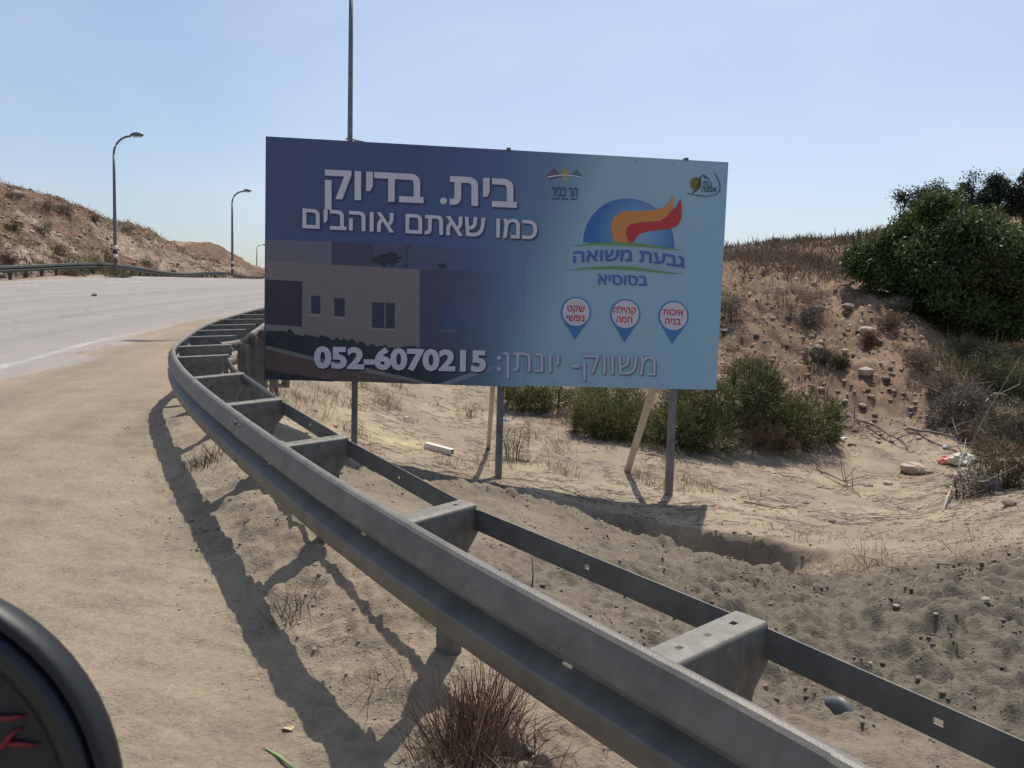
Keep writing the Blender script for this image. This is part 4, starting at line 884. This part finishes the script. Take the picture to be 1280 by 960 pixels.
g = hit(360, 772); tuft(g, 70, .17, .0022, BROWN+GREY, 'small dark dried tuft standing in the barrier shadow', .045, .45)
g = hit(262, 575); tuft(g, 120, .15, .003, OLIVE, 'small green grey tuft beside a barrier post near the bend', .07, .6)
g = hit(478, 858); tuft(g, 26, .2, .0018, BROWN, 'few bent brown stalks on the sand left of the large rusty tuft', .05, 1.0)
# ---- big tree
def tree(p, trunk_h, crown_c, crown_r, n, size, cols, label, group=None, lobes=40, tr=.35, name='tree', droop=0):
    e = empty(name, tuple(p)); tag(e, label, 'tree', group); cc = np.array(crown_c); cr = np.array(crown_r)
    b = MB(); b.tube([(0, 0, -.3), (.1*tr, 0, trunk_h*.5), (0, .05, trunk_h)], [tr, tr*.75, tr*.55], 9); b.build('trunk', M['bark'], e, True)
    d = rng.normal(size=(lobes, 3)); d /= np.linalg.norm(d, axis=1)[:, None]; lc = cc+d*cr*rng.uniform(.35, .92, lobes)[:, None]; lr = rng.uniform(.10, .26, lobes) if lobes > 60 else rng.uniform(.16, .32, lobes)
    b = MB()
    for k in range(min(12, lobes)):
        mid = (np.array([0, 0, trunk_h])+lc[k])/2+rng.normal(size=3)*.15; b.tube([(0, 0, trunk_h*.85), tuple(mid), tuple(lc[k])], [tr*.35, tr*.2, .02], 6)
    b.build('limbs', M['bark'], e, True); tag(e.children[-1], kind='stuff')
    pk = rng.integers(0, lobes, n); dd = rng.normal(size=(n, 3)); dd /= np.linalg.norm(dd, axis=1)[:, None]; rr2 = rng.uniform(.3, 1, n)**.4
    P = lc[pk]+dd*(lr[pk]*rr2)[:, None]*cr*np.array([1, 1, .8])+rng.normal(size=(n, 3))*size*.9; tt = tints(n, cols)*(1+.35*(rng.uniform(-1, 1, lobes)[pk]))[:, None]
    V_, F_, T3_ = leaves(P, size, tt, 5, .5); link('crown', fast_mesh('crown', V_, F_, T3_), M['leaf'], e); return e
g = hit(1205, 425); s = g[1]/f
def crown_px(g, u, v, ru, rv): 
    c_ = at(u, v, g[1])-g; s = g[1]/f; return c_, (ru*s, ru*s*.85, rv*s)
cc, cr = crown_px(g, 1192, 338, 98, 72); cc2 = cc
TR = tree(g, 1.4, cc, cr, 76000, .135, [(.07, .10, .03), (.095, .125, .04), (.05, .075, .026)], 'big dark green spreading tree behind the dirt mound at the right', lobes=120, tr=.3)
g0 = g
for (u, v, ru, rv, nn_) in ((a_[0], a_[1], a_[2], a_[3], int(a_[4]*.6)) for a_ in ((1095, 325, 38, 24, 12000), (1250, 310, 46, 40, 18000), (1190, 275, 52, 24, 14000), (1255, 378, 50, 40, 14000), (1140, 300, 38, 34, 13000), (1120, 345, 45, 30, 12000), (1172, 258, 26, 14, 6000), (1235, 405, 50, 22, 16000), (1160, 372, 48, 26, 16000), (1275, 345, 36, 50, 14000), (1272, 400, 30, 26, 9000))):
    c_, r_2 = crown_px(g0, u, v, ru, rv); lob = 14; d = rng.normal(size=(lob, 3)); d /= np.linalg.norm(d, axis=1)[:, None]; lc = c_+d*np.array(r_2)*rng.uniform(.2, .8, lob)[:, None]; pk = rng.integers(0, lob, nn_); dd = rng.normal(size=(nn_, 3)); dd /= np.linalg.norm(dd, axis=1)[:, None]
    P = lc[pk]+dd*(rng.uniform(.25, .45, lob)[pk]*rng.uniform(.3, 1, nn_)**.4)[:, None]*np.array(r_2); V_, F_, T3_ = leaves(P+rng.normal(size=P.shape)*.13, .135, tints(nn_, [(.075, .11, .032), (.11, .145, .045), (.06, .085, .028)], .35), 5, .5)
    link('crown', fast_mesh('crown', V_, F_, T3_), M['leaf'], TR)
# ---- pines behind
G4 = 'pines on the rise behind the big tree'
for i, (u, vt, vb, w_, lab) in enumerate(((1148, 240, 275, 48, 'low rounded pine, leftmost behind the big tree'), (1178, 235, 275, 40, 'small pine crown second from the left behind the big tree'), (1212, 227, 280, 44, 'pine with a bushy top above the middle of the big tree'), (1246, 223, 290, 36, 'tallest pointed pine right of the big tree top'), (1278, 230, 290, 36, 'pine at the right edge of the view behind the big tree'))):
    Yp = 58; p = at(u, vb, Yp); p[2] = gz(p[0], p[1]); t = at(u, vt, Yp); s = Yp/f; H = t[2]-p[2]+.25
    tree(p, H*.5, (0, 0, H*.66), (w_*s*.72, w_*s*.55, H*.42), 5500, .2, [(.03, .045, .028), (.045, .06, .035)], lab, G4, lobes=26, tr=.16, name='pine_tree')
# ---- shrubs on the left slopes
G5 = 'shrubs on the rocky cut slope'
for (u, v, w_, h, cl, lab) in ((20, 247, 18, 9, GREY, 'small grey shrub on the ridge at the far left'), (57, 262, 22, 14, DARK+GREY, 'dark round shrub on the ridge, larger of the pair left of the tall lamp'), (80, 267, 20, 13, GREY+OLIVE, 'grey green shrub on the ridge just right of the dark round one'), (117, 277, 14, 8, GREY, 'tiny shrub on the ridge left of the tall lamp'), (156, 290, 28, 12, OLIVE+GREY, 'low wide shrub on the ridge right of the tall lamp'), (18, 287, 20, 13, OLIVE, 'olive tuft high on the slope at the far left'), (54, 292, 20, 16, OLIVE+GREY, 'olive shrub on the upper slope below the dark round one'), (76, 320, 22, 26, GREY+OLIVE, 'grey shrub midway down the slope'), (110, 334, 36, 38, OLIVE+DARK, 'largest green shrub on the slope left of the tall lamp'), (138, 332, 14, 22, OLIVE, 'narrow shrub directly left of the tall lamp base'), (12, 330, 22, 18, BROWN+OLIVE, 'brown green shrub at the slope foot at the far left'), (182, 334, 22, 14, OLIVE+DARK, 'green shrub at the slope foot right of the tall lamp'), (92, 345, 40, 12, OLIVE, 'low green shrub at the slope foot under the largest one'), (145, 347, 30, 12, OLIVE, 'low weeds like shrub around the tall lamp base')):
    shrub_px(u, v, w_, h, cl, lab, group=G5, n=1300, bl=.38, stems=5)
G6 = 'shrubs on the distant hill'
for (u, v, w_, h, lab) in ((248, 325, 22, 7, 'low dark shrub in the middle of the second hill at the left'), (265, 328, 16, 6, 'low dark shrub on the second hill nearest its bare slope'), (970, 303, 10, 6, 'tiny dark bush on the skyline of the right hill'), (1015, 331, 20, 12, 'small dark bush midway on the right hill')):
    shrub_px(u, v, w_, h, OLIVE+GREY, lab, group=G6, n=700, bl=.4, stems=3)

# ------------------------------------------------------------------ stones, clods, twigs, litter
def rock_mesh(seed, sub=2, flat_=.65, jag=.28):
    bm = bmesh.new(); bmesh.ops.create_icosphere(bm, subdivisions=sub, radius=1); r = np.random.default_rng(seed)
    off = r.uniform(0, 50, 3); pn = r.normal(size=(7, 3)); pn /= np.linalg.norm(pn, axis=1)[:, None]; pd = r.uniform(.55, .9, 7)
    for v in bm.verts:
        p = np.array(v.co)
        for a_, d_ in zip(pn, pd):
            k = p@a_
            if k > d_: p = p-a_*(k-d_)*.85
        p *= 1+jag*float(perlin(np.array([p[0]*1.7+off[0]+p[2]]), np.array([p[1]*1.7+off[1]-p[2]]))[0]); v.co = (p[0], p[1], p[2]*flat_)
    me = bpy.data.meshes.new('stone'); bm.to_mesh(me); bm.free(); return me
RKS = [rock_mesh(k) for k in range(5)]; RKD = [m_.copy() for m_ in RKS]
for a in RKS: a.materials.append(M['stone'])
for a in RKD: a.materials.append(M['stone_dark'])
ri = 0
for (u, v, w_, lab, dk_) in ((118, 370, 9, 'small dark stone lying alone on the road surface', 1), (1084, 418, 26, 'largest pale rock on the right half of the mound', 0), (1098, 430, 12, 'small pale rock just below the largest pale rock', 0), (1082, 472, 24, 'pale flat rock low on the mound near its middle', 0), (1108, 478, 14, 'rounded brown rock beside the low pale flat rock', 1), (1025, 390, 20, 'pale stone at the left of the row on the upper mound', 0), (1060, 388, 18, 'brown stone at the right of the row on the upper mound', 1), (1022, 440, 22, 'brown boulder beside the dark tuft on the mound', 1), (1056, 443, 12, 'small pale stone above the yellow green tuft', 0), (1078, 510, 12, 'small pale stone on the lowest part of the mound', 0), (1140, 592, 36, 'flat brown boulder at the foot of the mound, left of the pink litter', 0), (1110, 606, 14, 'cluster stone in front of the flat brown boulder', 0), (1085, 608, 14, 'flat pale slab stone left of the boulder on the ground', 0), (1163, 592, 12, 'orange tinted stone at the right end of the flat boulder', 0), (1218, 618, 14, 'round stone left of the white bag on the ground', 1), (1262, 632, 20, 'brown stone at the right edge of the pale ground', 1), (1040, 653, 12, 'cube shaped brown stone alone on the pale ground', 1), (1008, 630, 9, 'small dark grey block on the pale ground', 1), (1120, 762, 11, 'white pebble on the edge of the dark clod pile', 0), (1170, 770, 9, 'white pebble on top of the dark clod pile', 0), (1232, 752, 13, 'largest white flint at the top edge of the clod pile', 0), (1088, 831, 7, 'tiny white pebble in front of the clod pile', 0)):
    p = hit(u, v); s = p[1]/f*w_/2; o = link('stone', (RKD if dk_ else RKS)[ri % 5]); o.location = (p[0], p[1], p[2]+s*.25); o.scale = (s, s*.8, s*.8); o.rotation_euler = (0, 0, rng.uniform(0, 6)); ri += 1
    tag(o, lab, 'stone', 'stones lying on the mound and the ground')
def scatter(name, N, samp, size, cols, label, cat, sub=1, zs=.6, lift=.0):
    x, y = samp(N); z = height(x, y); n = len(x); tmpl = []
    for k in range(4):
        me = rock_mesh(30+k, sub, zs, .5); v_ = np.empty(len(me.vertices)*3); me.vertices.foreach_get('co', v_); tmpl.append(v_.reshape(-1, 3)); fa = np.array([list(p_.vertices) for p_ in me.polygons]); bpy.data.meshes.remove(me)
    s = size(n, x, y); a = rng.uniform(0, 6.28, n); T4 = np.stack(tmpl)[rng.integers(0, 4, n)]; sc_ = rng.uniform(.6, 1.2, (n, 1, 3))*s[:, None, None]; T4 = T4*sc_
    ca_, sa_ = np.cos(a)[:, None], np.sin(a)[:, None]; Vx = T4[..., 0]*ca_-T4[..., 1]*sa_+x[:, None]; Vy = T4[..., 0]*sa_+T4[..., 1]*ca_+y[:, None]; Vz = T4[..., 2]+(z+s*lift)[:, None]
    V_ = np.stack([Vx, Vy, Vz], -1).reshape(-1, 3); k = T4.shape[1]; F_ = (fa[None]+(np.arange(n)*k)[:, None, None]).reshape(-1, 3); tt = np.repeat(tints(n, cols, .2), k, 0)
    return tag(link(name, fast_mesh(name, V_, F_, tt), M['pebble']), label, cat, None, 'stuff')
def s_clod(N):
    x = rng.uniform(-2, 6, N); y = rng.uniform(2.2, 9, N); m_ = masks(x, y); k = rng.uniform(0, 1, N) < m_['clod']**1.2*sstep(-.35, .35, fbm(x, y, 2.2, 3)); return x[k], y[k]
ps = lambda lo, hi, p=3: (lambda n, x, y: lo+(hi-lo)*rng.uniform(0, 1, n)**p)
scatter('clods', 46000, s_clod, ps(.003, .024, 6), [(.16, .14, .11), (.19, .165, .13), (.135, .118, .094)], 'countless dark earth clods heaped behind the near crash barrier', 'clods')
def s_under(N):
    y = rng.uniform(2, 8, N); x = rail_x(y)+rng.uniform(-.75, 1.2, N); k = rng.uniform(0, 1, N) < sstep(-.1, .35, fbm(x, y, 1.6, 2)); return x[k], y[k]
scatter('crumbs', 5000, s_under, ps(.0025, .014, 4), [(.37, .305, .22), (.33, .27, .20)], 'small crumbs of dried earth under the near crash barrier', 'crumbs')
def s_field(N):
    y = 9+20*rng.uniform(0, 1, N)**1.5; x = y*rng.uniform(-.3, .7, N); return x, y
scatter('gravel', 3500, s_field, ps(.006, .045, 8), [(.30, .25, .19), (.46, .40, .31), (.22, .18, .14)], 'loose gravel strewn over the pale ground behind the billboard', 'gravel')
def s_right(N):
    y = rng.uniform(6, 12, N); x = y*rng.uniform(.1, .68, N); return x, y
scatter('ground_grit', 4000, s_right, ps(.003, .02, 6), [(.2, .17, .14), (.3, .26, .2), (.5, .44, .35)], 'grit and small stones on the pale ground right of the billboard', 'grit')
def s_mound(N):
    y = rng.uniform(16, 25, N); x = y*rng.uniform(.2, .53, N); return x, y
scatter('mound_rubble', 7000, s_mound, ps(.008, .10, 10), [(.36, .27, .19), (.28, .19, .135), (.2, .135, .10), (.46, .38, .30)], 'loose rubble and small stones covering the dirt mound', 'rubble')
def s_cut(N):
    y = rng.uniform(45, 125, N); x = -28-rng.uniform(0, 1, N)*30; k = (x/y < -.25) & (x/y > -.75); return x[k], y[k]
scatter('slope_rubble', 10000, s_cut, ps(.04, .30, 5), [(.36, .29, .23), (.25, .18, .13), (.18, .125, .09), (.42, .35, .28)], 'broken pale rock and rubble on the far cut slope', 'rubble', lift=.0)
def s_sand(N):
    y = rng.uniform(2.3, 9, N); x = rail_x(y)-rng.uniform(0, 3.2, N)-.2; return x, y
scatter('sand_grit', 700, s_sand, ps(.002, .010, 4), [(.16, .13, .1), (.5, .45, .36), (.3, .25, .18)], 'tiny dark and pale grit on the sandy road shoulder', 'grit')
# twigs
def twig(name, px_, rad, m_, label, cat='branch', fork=3, arch=.06):
    P = [hit(u, v) for u, v in px_]; o0 = P[0].copy(); b = MB(); pts_ = [np.array(p)-o0+np.array([0, 0, rad+arch*math.sin(math.pi*i/max(1, len(P)-1))]) for i, p in enumerate(P)]
    Q = resample(np.array(pts_), np.linalg.norm(pts_[-1]-pts_[0])/8+.01); Q = Q+rng.normal(size=Q.shape)*rad*.9; Q = np.vstack([Q, pts_[-1]])
    b.tube([tuple(p) for p in Q], list(np.linspace(rad, rad*.35, len(Q))), 5)
    e = empty(name, tuple(o0)); b.build('stem', m_, e, True)
    if fork:
        b = MB()
        for k in range(fork):
            i = int(rng.integers(1, max(2, len(Q)-2))); L_ = np.linalg.norm(Q[-1]-Q[0])*rng.uniform(.2, .4); d = rng.normal(size=3); d[2] = abs(d[2])*.5+.1; d /= np.linalg.norm(d); b.tube([tuple(Q[i]), tuple(Q[i]+d*L_*.5+rng.normal(size=3)*L_*.06), tuple(Q[i]+d*L_)], [rad*.5, rad*.35, rad*.15], 4)
        b.build('side_twigs', m_, e, True); tag(e.children[-1], kind='stuff')
    return tag(e, label, cat, 'fallen dry branches and twigs')
tw = M['twig']; tp = M['twig_pale']
twig('branch', [(920, 470), (935, 510), (955, 540), (975, 560)], .025, tp, 'pale bare branch leaning down the left side of the broad green shrub', arch=.3, fork=6)
twig('branch', [(935, 490), (985, 545), (1015, 562)], .018, tp, 'second pale branch reaching across the foot of the broad green shrub', arch=.2, fork=5)
twig('branch', [(1060, 520), (1110, 550), (1135, 565)], .03, tw, 'thick dark branch lying at the foot of the mound', fork=4, arch=.1)
twig('branch', [(1135, 540), (1190, 560), (1210, 580)], .03, tw, 'dark branch lying among the gully litter', fork=5, arch=.2)
twig('branch', [(1020, 585), (1050, 605), (1075, 622)], .016, tw, 'forked grey twig bundle on the pale ground in front of the mound', fork=9, arch=.05)
twig('branch', [(930, 628), (965, 637), (1010, 633)], .009, tw, 'thin dark forked twig right of the billboard post', fork=3, arch=.02)
twig('branch', [(1175, 708), (1225, 710)], .008, tw, 'short dark stick on the pale ground near the right edge', fork=0, arch=.01)
twig('branch', [(1090, 700), (1145, 722)], .007, tw, 'thin stick lying above the dark clod pile', fork=1, arch=.01)
twig('branch', [(1100, 628), (1160, 650)], .006, tw, 'thin stick on the ground left of the stones', fork=1, arch=.01)
twig('branch', [(805, 568), (880, 583)], .012, tw, 'long dark stick behind the leaning brace', fork=1, arch=.01)
twig('branch', [(693, 608), (712, 617), (745, 628)], .008, tw, 'curved dark twig on the ground right of the central post', fork=3, arch=.02)
twig('branch', [(645, 563), (652, 572), (667, 580)], .010, tp, 'bleached white twig lying beside the pale weed', fork=1, arch=.02)
twig('branch', [(1180, 640), (1200, 600), (1225, 575)], .016, tp, 'grey leaning branch in front of the litter bags', fork=8, arch=.3)
twig('branch', [(1195, 560), (1240, 520), (1265, 500)], .02, tp, 'pale branch leaning up into the gully thicket', fork=5, arch=.5)
# crumpled bags and litter
def bag(u, v, wpx, m_, label, seed, hs=.7, cat='litter bag', name='plastic_bag'):
    p = hit(u, v); s = p[1]/f*wpx/2; bm = bmesh.new(); bmesh.ops.create_icosphere(bm, subdivisions=3, radius=1)
    for w_ in bm.verts:
        c_ = w_.co; k = 1+.55*float(perlin(np.array([c_.x*2.6+seed+c_.z]), np.array([c_.y*2.6-seed+c_.z*2]))[0])-.3*abs(float(perlin(np.array([c_.x*6+seed]), np.array([c_.z*6+c_.y*3]))[0])); w_.co = (c_.x*k*s, c_.y*k*s*.8, max(c_.z*k, -.35)*s*hs+s*.25*hs)
    me = bpy.data.meshes.new(name); bm.to_mesh(me); bm.free(); o = link(name, me, m_); o.location = tuple(p); return tag(o, label, cat)
bag(1183, 580, 20, M['pink'], 'crumpled pink plastic bag in the litter at the foot of the gully', 3)
bag(1205, 580, 34, mat('cream paper', (.62, .58, .45), .7, 0, .15, 15), 'cream crumpled paper litter right of the pink bag', 5)
bag(1240, 612, 26, mat('dirty white bag', (.55, .5, .5), .6, 0, .15, 15), 'dirty white plastic bag by the brown dried bush', 8, hs=.9)
bag(1185, 528, 16, M['white'], 'white scrap of plastic caught at the edge of the gully thicket', 11)
bag(1203, 532, 10, mat('faded pink plastic', (.5, .3, .33), .6), 'faded pink scrap beside the white plastic scrap', 12)
bag(1183, 560, 9, mat('white scrap', (.7, .7, .68), .6), 'tiny white scrap above the pink plastic bag', 13)
bag(632, 526, 9, mat('grey scrap', (.5, .5, .55), .6), 'grey white scrap just right of the central billboard post', 14)
bag(1053, 548, 11, mat('white paper', (.7, .69, .65), .6), 'flat white scrap at the right foot of the broad green shrub', 15, hs=.25)
bag(906, 414, 10, mat('white board scrap', (.6, .59, .57), .6), 'white scrap lying on the mound beside the billboard edge', 16, hs=.4)
bag(508, 523, 8, mat('pale scrap', (.62, .55, .5), .6), 'small pale scrap on the sand under the left part of the billboard', 17, hs=.4)
bag(418, 533, 9, mat('orange scrap', (.55, .2, .1), .6), 'small orange scrap on the sand left of the first billboard post', 18, hs=.5)
# flat strewn white paper bits down the gully slope
for i_, (u, v, lab) in enumerate(((1188, 505, 'upper white litter fleck on the gully slope'), (1200, 493, 'white litter fleck highest in the gully thicket'), (1219, 498, 'white litter fleck right of the others in the gully'), (1180, 515, 'white litter fleck lowest on the gully slope'))):
    bag(u, v, 6, M['white'], lab, 20+i_, hs=.4, cat='litter', name='litter_scrap')
# steel angle offcut on the sand
a = hit(530, 561); b2 = hit(563, 570); d = b2-a; L_ = np.linalg.norm(d); b = MB(); b.box((0, 0, .045), (L_, .006, .09)); b.box((0, .045, .087), (L_, .085, .006)); b.box((0, .085, .045), (L_, .006, .084))
o = b.build('steel_channel', mat('pale zinc', (.62, .62, .56), .5, 0, .12, 30)); o.location = tuple((a+b2)/2+np.array([0, 0, .0])); o.rotation_euler = (0, -math.asin(d[2]/L_), math.atan2(d[1], d[0])); tag(o, 'short pale steel channel offcut lying on the sand behind the barrier', 'steel offcut')
# black plastic shard half buried beyond the barrier strap
g = hit(1048, 893); b = MB(); n = 12
for i in range(n+1):
    t = i/n; x = -.09+.17*t; zz = .055*math.sin(math.pi*min(1, t*1.1)*.9)
    b.V += [(x, -.005-.018*math.sin(math.pi*t), 0), (x, .012, .012+zz*.55), (x, .03+.01*t, .006+zz)]
for i in range(n):
    k = i*3; b.F += [[k, k+1, k+4, k+3], [k+1, k+2, k+5, k+4]]
o = b.build('plastic_shard', mat('grey black plastic', (.10, .11, .12), .5, 0, .15, 30), None, True); sm = o.modifiers.new('thickness', 'SOLIDIFY'); sm.thickness = .004; o.location = tuple(g+np.array([0, 0, .005])); o.rotation_euler = (.25, .15, -.95); tag(o, 'curved grey black plastic shard half buried below the near strap', 'plastic shard')
# leaf and green stick on the sand
g = hit(360, 914); b = MB(); b.V = [(0, 0, 0)]+[(.022*math.cos(t)*(1+.25*math.sin(3*t)), .013*math.sin(t)*(1+.2*math.cos(2*t)), .006+.004*math.sin(2*t)) for t in np.linspace(0, 2*math.pi, 13)[:-1]]; b.F = [[0, 1+i, 1+(i+1) % 12] for i in range(12)]
o = b.build('dry_leaf', mat('dry yellow leaf', (.62, .50, .28), .7, 0, .2, 40)); sm = o.modifiers.new('thickness', 'SOLIDIFY'); sm.thickness = .001; o.location = tuple(g+np.array([0, 0, .004])); tag(o, 'single dry yellow leaf lying on the sand near the barrier shadow', 'leaf')
a = hit(332, 938); b2 = hit(368, 964); d = b2-a; b = MB(); b.tube([(0, 0, .006), tuple(d*.5+[0, 0, .012]), tuple(d+[0, 0, .006])], [.003, .006, .005], 6); o = b.build('green_stalk', mat('green stalk', (.24, .33, .12), .6, 0, .15, 40), None, True); o.location = tuple(a); tag(o, 'short green plant stalk on the sand at the bottom edge', 'stalk')
# thin plant stem hanging below the strap
a = on_plane(661, 697, 1.0); g = hit(665, 732); b = MB(); b.tube([(0, 0, -.03), (.004, 0, .06), (-.004, .01, .16)], [.007, .005, .004], 6); o = b.build('dead_stem', M['twig'], None, True); o.location = tuple(g); tag(o, 'dark dead stem standing in the clods below the rear strap', 'stem')

# ------------------------------------------------------------------ vehicle mirror in the near left corner
Ym = .52; c0 = at(-192, 1048, Ym); s = Ym/f
e = empty('wing_mirror', tuple(c0)); e.rotation_euler = (R_(-8), 0, R_(8)); tag(e, 'blurred black round vehicle mirror with red marks in the near left corner', 'mirror')
ax, az = 346*s, 352*s
def ring_(name, prof_, m_, n=64):
    b = MB(); k = len(prof_)
    for i in range(n):
        t = 2*math.pi*i/n
        for (r, y) in prof_: b.V.append((math.cos(t)*ax*r, y, math.sin(t)*az*r))
    for i in range(n):
        for j in range(k-1): A = i*k; Bq = ((i+1) % n)*k; b.F.append([A+j, A+j+1, Bq+j+1, Bq+j])
    if prof_[-1][0] < .01: pass
    return b.build(name, m_, e, True)
ring_('housing', [(.01, .10), (.5, .095), (.85, .06), (.97, .02), (1.0, 0), (.985, -.012), (.95, -.016), (.925, -.008)], M['black_plastic'])
ring_('bezel', [(.925, -.007), (.915, -.014), (.86, -.016), (.80, -.008), (.78, .0)], mat('bezel plastic', (.014, .016, .021), .4))
ring_('mirror_face', [(.79, -.001), (.5, .0), (.01, .0)], mat('dark tinted face', (.009, .011, .018), .45))
rm = mat('red mark', (.2, .012, .022), .5)
def mark(P):
    pts_ = []
    inv = e.matrix_basis.inverted() if False else (Matrix.Translation(e.location) @ e.rotation_euler.to_matrix().to_4x4()).inverted()
    for u, v in P:
        # on the face plane local y=-.003
        o_ = inv @ Vector(EYE); d_ = (inv.to_3x3() @ Vector(ray(u, v))); t = (-.003-o_.y)/d_.y; pts_.append(o_+d_*t)
    b = MB(); b.tube([tuple(p) for p in pts_], [.0012]+[.0022]*(len(P)-2)+[.0006], 6); b.build('red_mark', rm, e, True)
mark([(-20, 901), (0, 898), (15, 897), (31, 895)]); mark([(-10, 944), (3, 932), (14, 918), (27, 910)]); mark([(4, 929), (22, 930), (49, 931)])
b = MB(); b.tube([(-.02, .06, -az*.7), (-.03, .07, -az*1.3), (-.06, .10, -az*1.9)], [.02, .018, .018], 10); b.build('stalk', M['black_plastic'], e, True)
print('built', time.process_time())
